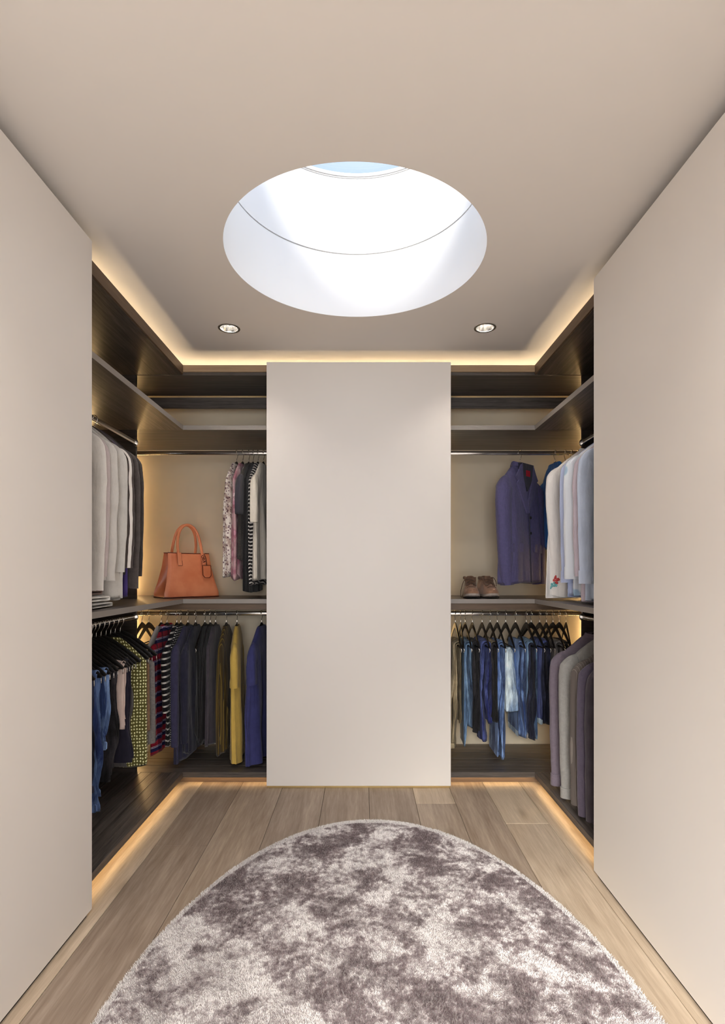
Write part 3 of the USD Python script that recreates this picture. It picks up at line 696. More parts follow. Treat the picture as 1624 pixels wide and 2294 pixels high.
top('sweatshirt', 'dark taupe sweatshirt with two white sleeve bands, upper left rail', 'sweatshirt', 'LU', 2.66, C_STRIPE, 0.41, 0.79, 0.05, sm=C_STRIPE_SL, slen=0.56, hlabel=HB + 'the white banded sweatshirt', seed=5, sleeve_r=(0.050, 0.042))
top('tunic', 'violet jersey tunic between the banded sweatshirt and charcoal coat', 'tunic', 'LU', 2.71, C_PURPLE, 0.40, 0.90, 0.04, sleeves=None, hemW=0.44, hlabel=HB + 'the violet jersey tunic', seed=6)
top('coat', 'charcoal wool coat with long sleeves on the upper left rail', 'coat', 'LU', 2.75, C_CHAR, 0.385, 0.80, 0.07, slen=0.66, hlabel=HB + 'the charcoal wool coat', seed=7, sleeve_r=(0.056, 0.044))
top('jacket', 'black brown jacket farthest back on the upper left rail', 'jacket', 'LU', 2.815, C_CHAR2, 0.375, 0.84, 0.06, slen=0.60, hlabel=HB + 'the black brown jacket', seed=8, sleeve_r=(0.054, 0.044))

# far wall, upper left rail beside the centre panel
C_FLORAL = spots('floral_ivory', S(222, 214, 205), S(120, 96, 104), 60, 0.30, 0.9, S(190, 170, 165))
C_PINK = spots('floral_rose', S(196, 160, 164), S(232, 206, 210), 22, 0.30, 1.0, S(215, 170, 190))
C_TEXT = spots('knit_textured_dark', S(58, 54, 52), S(88, 84, 78), 95, 0.33, 0.25)
C_SLATE = cloth('jersey_slate', S(62, 60, 68), 0.1); C_BLACK = cloth('crepe_black', S(24, 23, 25), 0.1); C_BLACK2 = cloth('satin_black', S(30, 28, 30), 0.1, rough=0.45)
C_BWSTRIPE = ramp_of('stripe_black_white', ((0.3, 0.5, 1), 42.0), [(0, S(30, 28, 30)), (0.62, S(215, 210, 205))])
C_CREAM = cloth('silk_cream', S(226, 218, 204), 0.04, rough=0.5)
top('blouse', 'sleeveless ivory floral blouse at the left of the upper far rail', 'blouse', 'BU', -0.828, C_FLORAL, 0.36, 0.80, 0.05, jit=-7, sleeves=None, hemW=0.44, hlabel=HB + 'the ivory floral blouse', seed=11, jag=0.012, folds=3, amp=0.014)
top('blouse', 'dusty rose floral blouse hanging behind the textured dark tunic', 'blouse', 'BU', -0.788, C_PINK, 0.38, 0.815, 0.045, jit=-5, sleeves=None, hemW=0.42, hlabel=HB + 'the dusty rose floral blouse', seed=12, jag=0.016, folds=3, amp=0.012)
top('tunic', 'dark textured tunic with short slate sleeves on the upper far rail', 'tunic', 'BU', -0.748, C_TEXT, 0.39, 0.70, 0.05, sleeves='short', slen=0.22, sm=C_SLATE, hlabel=HB + 'the dark textured tunic', seed=13, sleeve_r=(0.055, 0.05), jit=-4)
top('dress', 'long black crepe dress nearly touching the middle shelf', 'dress', 'BU', -0.720, C_BLACK, 0.37, 0.905, 0.045, sleeves=None, hlabel=HB + 'the long black crepe dress', seed=14, jit=-4)
top('blouse', 'black and white striped blouse peeking out below the black dress', 'blouse', 'BU', -0.688, C_BWSTRIPE, 0.37, 0.86, 0.04, sleeves=None, hlabel=HB + 'the striped blouse on the upper rail', seed=15, jit=-5)
top('blouse', 'cream silk blouse with gathered short sleeves beside the centre panel', 'blouse', 'BU', -0.652, C_CREAM, 0.40, 0.83, 0.05, sleeves='short', slen=0.27, hlabel=HB + 'the cream silk blouse', seed=16, sleeve_r=(0.052, 0.04), jit=-6)

# far wall, lower left rail
C_WSLIV = cloth('cotton_white_soft', S(212, 210, 208), 0.05)
C_PLAID = ramp_of('plaid_red_navy', ((0, 0.15, 1), 15.0), [(0, S(168, 32, 58)), (0.34, S(38, 38, 84)), (0.66, S(206, 190, 204)), (0.72, S(38, 38, 84)), (0.77, S(206, 190, 204)), (0.82, S(150, 30, 52))],
                  second=((0.6, 1, 0), 22.0, [(0, (1, 1, 1)), (0.42, (0.42, 0.40, 0.62)), (0.75, (1.6, 1.5, 1.6)), (0.83, (1, 1, 1))], 'multiply', 1.0))
C_BRETON = ramp_of('breton_black_white', ((0, 0.10, 1), 27.0), [(0, S(26, 25, 30)), (0.70, S(230, 226, 220))])
C_DOTB = spots('black_white_dots', S(24, 24, 28), S(220, 218, 214), 70, 0.25, 0.15, flat=True)
C_NAVYK = cloth('knit_navy', S(58, 56, 84), 0.14, 30); C_NAVYD = cloth('knit_midnight', S(38, 38, 56), 0.14, 30)
C_PLUM = cloth('jersey_plum_grey', S(70, 64, 72), 0.12)
C_OLIVE = ramp_of('olive_brown_stripe', ((0.35, 1, 0), 95.0), [(0, S(74, 60, 32)), (0.5, S(120, 100, 44)), (0.78, S(52, 42, 26))])
C_MUST = cloth('linen_mustard', S(200, 168, 84), 0.08, 10); C_INDIGO = cloth('cotton_indigo', S(56, 58, 108), 0.14)
LOW = ', lower far rail at left'
top('shirt', 'soft white shirt, a pale sliver left of the plaid shirt' , 'shirt', 'BL', XB(361), C_WSLIV, 0.38, 0.70, 0.035, slen=0.52, hlabel=HB + 'the soft white shirt', seed=21, jit=-3)
top('shirt', 'red, navy and white plaid shirt on the lower far rail', 'shirt', 'BL', XB(374), C_PLAID, 0.39, 0.865, 0.035, slen=0.56, cm=C_PLAID, hlabel=HB + 'the red and navy plaid shirt', seed=22, jit=-4)
top('jumper', 'black jumper with white horizontal stripes on the lower far rail', 'jumper', 'BL', XB(396), C_BRETON, 0.34, 0.825, 0.04, slen=0.40, hlabel=HB + 'the black and white striped jumper', seed=23, jit=-1)
top('blouse', 'black blouse with small white dots beside the striped jumper', 'blouse', 'BL', XB(405), C_DOTB, 0.36, 0.80, 0.03, sleeves=None, hlabel=HB + 'the black white-dotted blouse', seed=24)
top('cardigan', 'long navy knit cardigan with sleeves, lower far rail', 'cardigan', 'BL', XB(421), C_NAVYK, 0.41, 0.92, 0.055, slen=0.60, hlabel=HB + 'the long navy knit cardigan', seed=25, jit=-3, sleeve_r=(0.052, 0.042))
top('cardigan', 'midnight blue cardigan behind the long navy one, lower far rail', 'cardigan', 'BL', XB(438), C_NAVYD, 0.40, 0.86, 0.045, slen=0.58, hlabel=HB + 'the midnight blue cardigan', seed=26)
top('dress', 'black dress with a ragged handkerchief hem, lower far rail', 'dress', 'BL', XB(459), C_BLACK, 0.33, 0.77, 0.05, sleeves=None, poke=True, jag=0.035, hlabel=HB + 'the black dress with ragged hem', seed=27)
top('dress', 'black satin dress right of the ragged hem dress', 'dress', 'BL', XB(471), C_BLACK2, 0.35, 0.80, 0.035, sleeves=None, jag=0.02, hlabel=HB + 'the black satin dress', seed=28)
top('tunic', 'plum grey jersey tunic left of the olive striped dress', 'tunic', 'BL', XB(483), C_PLUM, 0.36, 0.82, 0.045, sleeves=None, hemW=0.40, hlabel=HB + 'the plum grey tunic', seed=29)
top('dress', 'olive and brown vertically striped dress left of the mustard one', 'dress', 'BL', XB(507), C_OLIVE, 0.36, 0.87, 0.05, sleeves=None, hemW=0.40, hlabel=HB + 'the olive and brown striped dress', seed=30, folds=5, amp=0.010)
top('dress', 'mustard yellow dress with short sleeves on the lower far rail', 'dress', 'BL', XB(531), C_MUST, 0.38, 0.925, 0.08, jit=8, sleeves='short', slen=0.24, hlabel=HB + 'the mustard yellow dress', seed=31, sleeve_r=(0.05, 0.055), folds=2, amp=0.008)
top('dress', 'indigo blue tee-shirt dress beside the centre panel, lower rail', 'dress', 'BL', XB(586), C_INDIGO, 0.40, 0.925, 0.08, jit=-6, sleeves='short', slen=0.22, hemW=0.48, hlabel=HB + 'the indigo tee-shirt dress', seed=32, sleeve_r=(0.055, 0.055), folds=3, amp=0.016)

# left lower rail: trousers and skirts
D_DARK = denim('denim_ink', S(24, 26, 39), S(63, 68, 95)); D_MID = denim('denim_mid', S(41, 56, 99), S(112, 142, 195))
D_BLUE = denim('denim_blue', S(48, 67, 112), S(146, 178, 227), 0.40, 0.62); D_LIGHT = denim('denim_light', S(119, 143, 173), S(232, 248, 250), 0.36, 0.62)
D_COBALT = denim('denim_cobalt', S(39, 45, 99), S(112, 127, 190)); D_BLACK = denim('denim_black', S(24, 23, 25), S(63, 61, 66))
D_GREY = denim('denim_grey', S(69, 67, 69), S(154, 149, 146)); D_KHAKI = denim('denim_khaki', S(119, 106, 82), S(200, 183, 149)); D_TEAL = denim('denim_steel', S(52, 71, 99), S(146, 181, 215), 0.40, 0.62)
C_BLUSH = cloth('cotton_blush', S(214, 194, 186), 0.05); C_GREYP = cloth('flannel_grey', S(92, 90, 90), 0.14, 50); C_NAVP = cloth('twill_navy', S(38, 36, 52), 0.12)
C_OLDOT = spots('olive_white_dots', S(92, 88, 44), S(232, 232, 180), 58, 0.26, 0.30, flat=True); C_WOOL = cloth('tweed_grey', S(116, 112, 110), 0.22, 90); C_RUST = cloth('tweed_rust', S(126, 98, 74), 0.2, 60)
C_BEIGE = cloth('chino_beige', S(176, 160, 132), 0.08)
TW = dict(W0=0.375, W1=0.36, xoff=0.006)
trousers('jeans', 'ink blue jeans nearest the left door on the lower left rail', 'jeans', 'LL', 2.40, D_DARK, 0.62, 0.70, **TW, cuff=D_DARK, hlabel=HB + 'the ink blue jeans by the left door', seed=41)
trousers('jeans', 'long mid blue jeans almost reaching the wardrobe floor at left', 'jeans', 'LL', 2.465, D_MID, 0.79, 0.74, **TW, cuff=D_BLUE, belt=D_MID, hlabel=HB + 'the long mid blue jeans', seed=42)
trousers('jeans', 'shorter washed blue jeans on the lower left rail', 'jeans', 'LL', 2.55, D_BLUE, 0.54, 0.52, W0=0.38, W1=0.36, xoff=0.008, belt=D_BLUE, hlabel=HB + 'the shorter washed blue jeans', seed=43, crumple=0.010)
trousers('trousers', 'black denim trousers between washed jeans and blush trousers', 'trousers', 'LL', 2.63, D_BLACK, 0.72, 0.70, **TW, hlabel=HB + 'the black denim trousers at left', seed=44)
trousers('trousers', 'blush pink cotton trousers on the lower left rail', 'trousers', 'LL', 2.735, C_BLUSH, 0.50, 0.49, W0=0.38, W1=0.36, xoff=0.008, hlabel=HB + 'the blush pink trousers', seed=45)
trousers('trousers', 'navy twill trousers hanging below the blush pink ones', 'trousers', 'LL', 2.80, C_NAVP, 0.69, 0.68, **TW, hlabel=HB + 'the navy twill trousers', seed=46)
trousers('trousers', 'grey flannel trousers left of the dotted olive tunic', 'trousers', 'LL', 2.84, C_GREYP, 0.73, 0.71, W0=0.35, W1=0.34, xoff=-0.005, hlabel=HB + 'the grey flannel trousers', seed=47)
top('tunic', 'olive green sleeveless tunic with white dots on the lower left rail', 'tunic', 'LL', 2.95, C_OLDOT, 0.41, 0.758, 0.07, sleeves=None, poke=True, hlabel=HB + 'the white-dotted olive tunic', seed=48, folds=2)
top('skirt', 'rust and brown tweed skirt right of the dotted tunic', 'skirt', 'LL', 3.005, C_RUST, 0.40, 0.59, 0.04, sleeves=None, neck=0.18, z0=-0.212, drop=0.02, hlabel=HB + 'the rust tweed skirt', seed=49)
top('skirt', 'grey tweed skirt with dark hem shade on the lower left rail', 'skirt', 'LL', 3.06, C_WOOL, 0.41, 0.684, 0.06, sleeves=None, neck=0.18, z0=-0.212, drop=0.02, hemW=0.44, hlabel=HB + 'the grey tweed skirt', seed=50)
trousers('trousers', 'beige chino trousers showing below the grey tweed skirt', 'trousers', 'LL', 3.125, C_BEIGE, 0.80, 0.78, W0=0.34, W1=0.33, xoff=-0.01, hlabel=HB + 'the beige chino trousers', seed=51)
for y, lb in ((2.507, 'long mid blue jeans and the shorter washed jeans'), (2.59, 'washed jeans and the black denim trousers'), (2.685, 'black denim and the blush pink trousers'), (2.768, 'blush pink and the navy trousers'),
              (2.895, 'grey flannel trousers and the dotted tunic')):
    empty_hanger('LL', y, 2.0 * math.sin(y * 40), 'empty black hanger between the ' + lb)
for k, px in enumerate((318, 333)):
    empty_hanger('BL', XB(px), 2 - 4 * k, ['leftmost empty black hanger in the corner of the lower far rail', 'second empty black hanger in the corner of the lower far rail'][k])

# far wall, lower right rail: jeans
JB = dict(W0=0.26, W1=0.22)
trousers('jeans', 'khaki jeans beside the centre panel on the lower far rail', 'jeans', 'BL', XB(1020), D_KHAKI, 0.69, 0.85, **JB, cuff=D_KHAKI, hlabel=HB + 'the khaki jeans', seed=61, t=0.014)
trousers('jeans', 'steel blue jeans right of the khaki pair', 'jeans', 'BL', XB(1042), D_TEAL, 0.72, 0.84, **JB, hlabel=HB + 'the steel blue jeans by the khaki pair', seed=62)
trousers('trousers', 'black trousers between steel blue and cobalt jeans', 'trousers', 'BL', XB(1058), D_BLACK, 0.75, 0.72, **JB, hlabel=HB + 'the black trousers among the jeans', seed=63)
trousers('jeans', 'bunched cobalt blue jeans on the lower far rail', 'jeans', 'BL', XB(1080), D_COBALT, 0.68, 0.81, W0=0.28, W1=0.23, t=0.016, belt=D_COBALT, hlabel=HB + 'the bunched cobalt jeans', seed=64, crumple=0.013)['w'] = 1.6
trousers('trousers', 'dark olive trousers between cobalt and pale jeans', 'trousers', 'BL', XB(1098), D_BLACK, 0.68, 0.66, **JB, m2=D_KHAKI, hlabel=HB + 'the dark olive trousers', seed=65)
trousers('jeans', 'long faded blue jeans hanging lowest on the lower far rail', 'jeans', 'BL', XB(1114), D_BLUE, 0.92, 0.90, W0=0.25, W1=0.22, m2=D_BLUE, cuff=D_BLUE, hlabel=HB + 'the long faded jeans hanging lowest', seed=66)['w'] = 1.5
top('denim_skirt', 'pale washed denim skirt with a stitched hem among the jeans', 'skirt', 'BL', XB(1133), D_LIGHT, 0.20, 0.605, 0.10, sleeves=None, neck=0.08, z0=-0.212, drop=0.04, hemW=0.32, hemT=0.16, hlabel=HB + 'the pale denim skirt', seed=67, crumple=0.014, folds=2)['w'] = 2.6
trousers('jeans', 'bright blue jeans with frayed cuffs right of the pale skirt', 'jeans', 'BL', XB(1155), D_BLUE, 0.785, 0.77, W0=0.27, W1=0.24, t=0.015, cuff=D_LIGHT, hlabel=HB + 'the bright blue frayed jeans', seed=68)
trousers('jeans', 'dark steel jeans with scuffed cuffs, middle of the right jeans row', 'jeans', 'BL', XB(1179), D_DARK, 0.80, 0.78, W0=0.27, W1=0.24, t=0.014, m2=D_TEAL, cuff=D_GREY, hlabel=HB + 'the dark steel jeans', seed=69)
trousers('jeans', 'deep indigo jeans with turned silver-grey cuffs', 'jeans', 'BL', XB(1209), D_DARK, 0.70, 0.69, W0=0.28, W1=0.26, t=0.016, m2=D_COBALT, cuff=D_LIGHT, hlabel=HB + 'the deep indigo jeans', seed=70)
trousers('trousers', 'grey brushed trousers near the right partition', 'trousers', 'BL', XB(1239), D_GREY, 0.68, 0.66, **JB, hlabel=HB + 'the grey brushed trousers', seed=71)
trousers('trousers', 'black brushed trousers beside the right partition', 'trousers', 'BL', XB(1253), D_BLACK, 0.80, 0.74, **JB, hlabel=HB + 'the black brushed trousers', seed=72)
for px, jt, lb in ((1032, -5, 'khaki and the steel blue jeans'), (1190, 5, 'dark steel and the deep indigo jeans'), (1224, -5, 'deep indigo jeans and the grey trousers')):
    empty_hanger('BL', XB(px), jt, 'empty black hanger between the ' + lb)
empty_hanger('BL', XB(1268), -12, 'empty black hanger at the right end of the jeans row')

# right upper rail: shirts
C_SHIRT = cloth('poplin_white', S(238, 234, 230), 0.03, 8); C_SKY = cloth('poplin_sky', S(186, 198, 232), 0.05, 8); C_ICE = spots('poplin_ice', S(226, 232, 240), S(170, 198, 222), 6.5, 0.17, 1.0)
C_PALEB = cloth('oxford_pale_blue', S(204, 216, 238), 0.05, 8); C_MAUVE2 = cloth('poplin_mauve', S(196, 184, 194), 0.05)
t = top('shirt', 'white shirt with a small embroidered flower near the hem', 'shirt', 'RU', 3.17, C_SHIRT, 0.42, 0.93, 0.06, hemW=0.56, slen=0.62, lean=0.03, cm=C_SHIRT, hlabel=HB + 'the white embroidered shirt', seed=81, folds=4, amp=0.012, jag=0.01)
R_ = random.Random(5)
from scipy.spatial import cKDTree
def petals(n, cx_, cz, rad, sc, bm):
    bv = np.array(bm.vertices); bv = bv[bv[:, 1] < 0]; kd = cKDTree(bv[:, [0, 2]])
    ms = []
    for k in range(n):
        e = trimesh.creation.icosphere(1, 1.0); e.apply_scale((sc * R_.uniform(0.7, 1.2), 0.0015, sc * R_.uniform(0.7, 1.3)))
        a = R_.uniform(0, 6.28); q_ = rad * R_.random() ** 0.5
        e.apply_translation((cx_ + q_ * math.cos(a), 0, cz + 1.5 * q_ * math.sin(a)))
        v = np.array(e.vertices); i = kd.query(v[:, [0, 2]])[1]; v[:, 1] += bv[i, 1] - 0.002
        ms.append(trimesh.Trimesh(v, e.faces, process=False))
    return cat_(*ms)
bm = t['parts'][0][1]
t['parts'].append(('embroidery', petals(14, -0.222, -0.825, 0.014, 0.0065, bm), plain('thread_red', S(196, 70, 70), 0.8), 40, 'red embroidered blossom'))
t['parts'].append(('embroidery', petals(11, -0.236, -0.862, 0.014, 0.0060, bm), plain('thread_teal', S(110, 176, 180), 0.8), 40, 'teal embroidered leaves'))
top('shirt', 'sky blue poplin shirt right of the white embroidered shirt', 'shirt', 'RU', 2.945, C_SKY, 0.42, 0.91, 0.06, slen=0.62, cm=C_SKY, hlabel=HB + 'the sky blue poplin shirt', seed=82, folds=4)
top('shirt', 'ice white shirt with faded blue patches, upper right rail', 'shirt', 'RU', 2.855, C_ICE, 0.43, 0.90, 0.07, slen=0.60, cm=C_ICE, hlabel=HB + 'the ice white blue-patched shirt', seed=83, folds=3, amp=0.014, crumple=0.010, sleeve_r=(0.058, 0.05))
top('shirt', 'mauve shirt between the ice white and pale blue shirts', 'shirt', 'RU', 2.775, C_MAUVE2, 0.41, 0.94, 0.05, slen=0.60, hlabel=HB + 'the mauve shirt', seed=84)
top('shirt', 'pale blue oxford shirt nearest the right door, upper rail', 'shirt', 'RU', 2.70, C_PALEB, 0.42, 0.93, 0.06, slen=0.62, cm=C_PALEB, hlabel=HB + 'the pale blue oxford shirt', seed=85)

# right lower rail: jackets
C_MAUVE = cloth('wool_mauve_grey', S(116, 106, 118), 0.07, 60); C_STONE = cloth('wool_stone_grey', S(150, 148, 145), 0.07, 60)
C_PIN = ramp_of('pinstripe_taupe', ((1, 0.6, 0), 75.0), [(0, S(98, 90, 86)), (0.84, S(128, 120, 114))]); C_SLATEP = cloth('wool_slate_plum', S(88, 80, 96), 0.07, 60)
C_PINK2 = cloth('cotton_peach', S(206, 176, 152), 0.05)
top('blazer', 'mauve grey blazer hanging nearest the far corner, lower right rail', 'blazer', 'RL', 3.10, C_MAUVE, 0.41, 0.86, 0.07, hemW=0.45, slen=0.70, cm=C_MAUVE, hlabel=HB + 'the mauve grey blazer', seed=91, sleeve_r=(0.060, 0.05), front=-0.02)
top('blazer', 'stone grey blazer on the lower right rail', 'blazer', 'RL', 2.95, C_STONE, 0.41, 0.89, 0.07, hemW=0.45, slen=0.72, cm=C_STONE, hlabel=HB + 'the stone grey blazer', seed=92, sleeve_r=(0.062, 0.05), front=-0.02)
top('blazer', 'taupe pinstripe blazer right of the stone grey one', 'blazer', 'RL', 2.79, C_PIN, 0.41, 0.89, 0.06, hemW=0.44, slen=0.70, hlabel=HB + 'the taupe pinstripe blazer', seed=93, sleeve_r=(0.058, 0.05))
top('blazer', 'slate plum blazer behind the right door edge, lower rail', 'blazer', 'RL', 2.70, C_SLATEP, 0.41, 0.90, 0.06, slen=0.72, hlabel=HB + 'the slate plum blazer', seed=94, sleeve_r=(0.058, 0.05))
top('jacket', 'dark plum jacket partly hidden by the right door, lower rail', 'jacket', 'RL', 2.60, C_PLUM, 0.41, 0.925, 0.06, slen=0.70, hlabel=HB + 'the dark plum jacket', seed=95, sleeve_r=(0.056, 0.05))

# far wall, upper right rail: navy blazer turned towards the room, blue jackets
C_NAVB = cloth('wool_navy_violet', S(86, 82, 122), 0.08, 60); C_NAVL = cloth('lining_navy', S(46, 46, 62), 0.08)
C_ROYAL = cloth('shell_royal_blue', S(34, 96, 168), 0.12, 10, rough=0.5); C_LIME = cloth('piping_lime', S(196, 214, 110), 0.05)
loc, rz = (XB(1165), YRAIL, ZRU), 44
nv = thing('blazer', 'navy violet blazer turned to the room, hanging alone on the upper far rail', 'blazer', loc, rz)
obj('body', body(0.415, 0.855, 0.11, hemW=0.45, hemT=0.13, neck=0.075, seed=101, folds=1.6, amp=0.010, crumple=0.004, power=0.55), C_NAVB, nv, smooth=70)
for s in (-1, 1): obj('sleeve', sleeve(s, 0.415, 0.66, 0.062, 0.052, seed=101 + s, lean=0.030 * s, front=-0.01, thick=0.8), C_NAVB, nv, smooth=70)
def plate(pts, y, th, tilt=0.0):
    m = trimesh.creation.extrude_polygon(Polygon(pts).buffer(0.002), th, engine='earcut')
    v = np.array(m.vertices); v = np.stack([v[:, 0], y - v[:, 2] + tilt * np.abs(v[:, 0]), v[:, 1]], 1)
    m = trimesh.Trimesh(v, m.faces, process=False); m.fix_normals(); return m
obj('lining', plate([(-0.075, -0.082), (0.075, -0.082), (0.068, -0.16), (0.0, -0.255), (-0.068, -0.16)], -0.030, 0.026), C_NAVL, nv, smooth=False, label='dark inner lining')
for s in (-1, 1):
    obj('lapel', plate([(s * 0.070, -0.085), (s * 0.100, -0.13), (s * 0.135, -0.175), (s * 0.105, -0.195), (s * 0.120, -0.215), (s * 0.012, -0.40), (s * 0.004, -0.33), (s * 0.060, -0.17)], -0.052, 0.010, 0.06), C_NAVB, nv, smooth=False)
    obj('pocket_flap', plate([(s * 0.075, -0.60), (s * 0.185, -0.605), (s * 0.185, -0.655), (s * 0.075, -0.65)], -0.066, 0.008, 0.10), C_NAVB, nv, smooth=False)
obj('collar', collar(0.078, -0.062, 0.04, 0.034), C_NAVB, nv, smooth=50)
obj('neck_label', plate([(-0.022, -0.125), (0.026, -0.125), (0.026, -0.160), (-0.022, -0.160)], -0.057, 0.001), plain('label_red', S(176, 30, 48), 0.7), nv, smooth=False, label='red woven neck label')
for z in (-0.43, -0.53):
    b_ = trimesh.creation.cylinder(0.009, 0.006, sections=16); b_.apply_transform(trimesh.transformations.rotation_matrix(PI / 2, [1, 0, 0])); b_.apply_translation((0.012, -0.070, z)); obj('button', b_, M_BLACK, nv)
obj('front_edge', tube([(0.0, -0.066, -0.40), (0.002, -0.070, -0.55), (0.006, -0.072, -0.70), (0.012, -0.074, -0.85)], 0.003, 0.004, up=(0, 1, 0), n=8), C_NAVL, nv, smooth=60)
build_hanger('wooden_hanger', 'brown beech hanger with chrome hook carrying the navy violet blazer', loc, rz, M_HWOOD, None, 0.8)
top('jacket', 'royal blue shell jacket behind the navy blazer', 'jacket', 'BU', XB(1243), C_ROYAL, 0.40, 0.62, 0.05, jit=7, slen=0.50, cm=C_ROYAL, hlabel=HB + 'the royal blue shell jacket', seed=111, crumple=0.014, folds=3, amp=0.014)
top('jacket', 'royal blue jacket with a lime collar trim behind the white shirt', 'jacket', 'BU', XB(1266), C_ROYAL, 0.40, 0.66, 0.06, cm=C_LIME, slen=0.54, hlabel=HB + 'the lime-trimmed blue jacket', seed=112, crumple=0.010)
empty_hanger('BU', XB(1280), -3, 'empty black hanger beside the blue jackets on the upper far rail')
empty_hanger('BU', XB(1294), 2, 'last empty black hanger at the right end of the upper far rail')
pack_rails()

# folded knitwear on the left middle shelf
def folded(name, label, cat, m, loc, w, d, th, n, rotz, seed):
    """A sheet folded n times in zigzag: layers seen at the front."""
    pts = []
    for k in range(n):
        z = th * (k + 0.55); a, b_ = (-d / 2, d / 2) if k % 2 == 0 else (d / 2, -d / 2)
        pts += [(a * 0.97, z), (a * 0.5, z), (b_ * 0.5, z), (b_ * 0.97, z), (b_, z + th * 0.5)]
    pts = pts[:-1]
    p = bez([(0, y, z) for y, z in pts], 30 * n)
    ms = tube(p, w / 2, th * 0.44, up=(1, 0, 0), n=36, power=0.5)
    p2 = tube(p, th * 0.44, w / 2, up=(1, 0, 0), n=36, power=0.5)
    t = thing(name, label, cat, loc, rotz)
    mm = rough_up(p2, 0.003, 14, seed)
    v = np.array(mm.vertices); v[:, 2] -= v[:, 2].min(); mm = trimesh.Trimesh(v, mm.faces, process=False)
    obj('folded_cloth', mm, m, t, smooth=70)
    return v[:, 2].max()
C_MOCHA = cloth('knit_mocha', S(128, 104, 96), 0.08)
zt = ZM1 + 0.0005
z1 = folded('folded_jumper', 'silver grey jumper folded at the bottom of the shelf stack', 'jumper', C_LGREY2, (-1.33, 2.43, zt), 0.36, 0.22, 0.013, 2, 4, 1)
z2 = folded('folded_jumper', 'white jumper folded in the middle of the shelf stack', 'jumper', C_WHITE, (-1.33, 2.43, zt + z1), 0.33, 0.21, 0.014, 2, -4, 2)
folded('folded_jumper', 'mocha brown jumper folded on top of the shelf stack', 'jumper', C_MOCHA, (-1.35, 2.42, zt + z1 + z2), 0.32, 0.20, 0.014, 2, 2, 3)
# ------------------------------------------------------------------ leather handbag on the middle shelf
M_LEATHER = mat('leather_cognac', {
    'tc': ('texture_coordinate', {}), 'v': ('noise_texture', dict(scale=9.0, detail=4.0)), 'r': ('rgb_ramp', dict(ramp=[(0.35, S(202, 116, 78)), (0.65, S(218, 138, 98))])),
    'n': ('noise_texture', dict(scale=420.0, detail=2.0)), 'b': ('bump', dict(strength=0.2, distance=0.0006)), 'p': ('principled_bsdf', dict(roughness=0.36, specular_ior_level=0.5))},
    [('tc.object', 'v.vector'), ('v.fac', 'r.fac'), ('r.color', 'p.base_color'), ('tc.object', 'n.vector'), ('n.fac', 'b.height'), ('b.normal', 'p.normal')])
M_LEATHER_D = plain('leather_edge_paint', S(96, 40, 22), 0.5)
BAG = thing('handbag', 'cognac brown leather handbag with arched handles standing on the shelf', 'handbag', (-1.145, 3.585, ZM1 + 0.001), 43)
H_ = 0.285
def bag_ring(t):
    a = float(np.interp(t, [0, 0.10, 0.35, 0.70, 1], [0.183, 0.185, 0.165, 0.147, 0.140])); d = float(np.interp(t, [0, 0.15, 0.6, 1], [0.088, 0.086, 0.058, 0.036]))
    f = 0.004 + 0.076 * math.sin(PI * min(1, t * 0.92)) ** 0.8; z = t * H_
    n1, n2 = 25, 13; out = []
    sx = np.linspace(-1, 1, n1)
    rr = 0.012
    out += [(s_ * a, -d - 0.010 * (1 - s_ * s_) * math.sin(PI * t) + rr * max(0, abs(s_) - 0.93) / 0.07 * 0.6, z - 0.003 * t * (1 - s_ * s_)) for s_ in sx]
    g_ = np.linspace(0, 1, n2 + 2)[1:-1]
    out += [(a - f * math.sin(PI * q) ** 0.8, -d + 2 * d * q, z) for q in g_]
    out += [(s_ * a, d + 0.008 * (1 - s_ * s_) * math.sin(PI * t) - rr * max(0, abs(s_) - 0.93) / 0.07 * 0.6, z) for s_ in sx[::-1]]
    out += [(-a + f * math.sin(PI * q) ** 0.8, d - 2 * d * q, z) for q in g_]
    return np.array(out)
NT = 30; ts = np.linspace(0, 1, NT)
rings = np.array([bag_ring(t) for t in ts]); nr = rings.shape[1]
full = loft(rings, cap=(True, False))
ff = np.array(full.faces); vi = ff.min(1) % nr; 
col = np.where((ff < NT * nr).all(1), np.array([np.median(f % nr) for f in ff]), 0)
def seg(lo, hi): return (col >= lo) & (col < hi)
gus = seg(24.5, 37.5) | (seg(62.5, 76.5))
gus &= (ff < NT * nr).all(1)
def sub_mesh(m, mask):
    s = trimesh.Trimesh(m.vertices, m.faces[mask], process=False); s.remove_unreferenced_vertices(); return s
obj('body', sub_mesh(full, ~gus), M_LEATHER, BAG, smooth=45)
for gm in (gus & (col < 50), gus & (col >= 50)): obj('gusset', sub_mesh(full, gm), M_LEATHER, BAG, smooth=45)
obj('lining', loft(np.array([rings[-2] * [0.97, 0.9, 1], rings[-2] * [0.5, 0.5, 1]]), cap=(False, True)), M_LEATHER_D, BAG, smooth=30)
obj('rim', tube(np.vstack([rings[-1], rings[-1][:1]]), 0.0028, n=8), M_LEATHER_D, BAG, smooth=60)
obj('base_piping', tube(np.vstack([rings[0], rings[0][:1]]) + [0, 0, 0.004], 0.004, n=8), M_LEATHER_D, BAG, smooth=60)
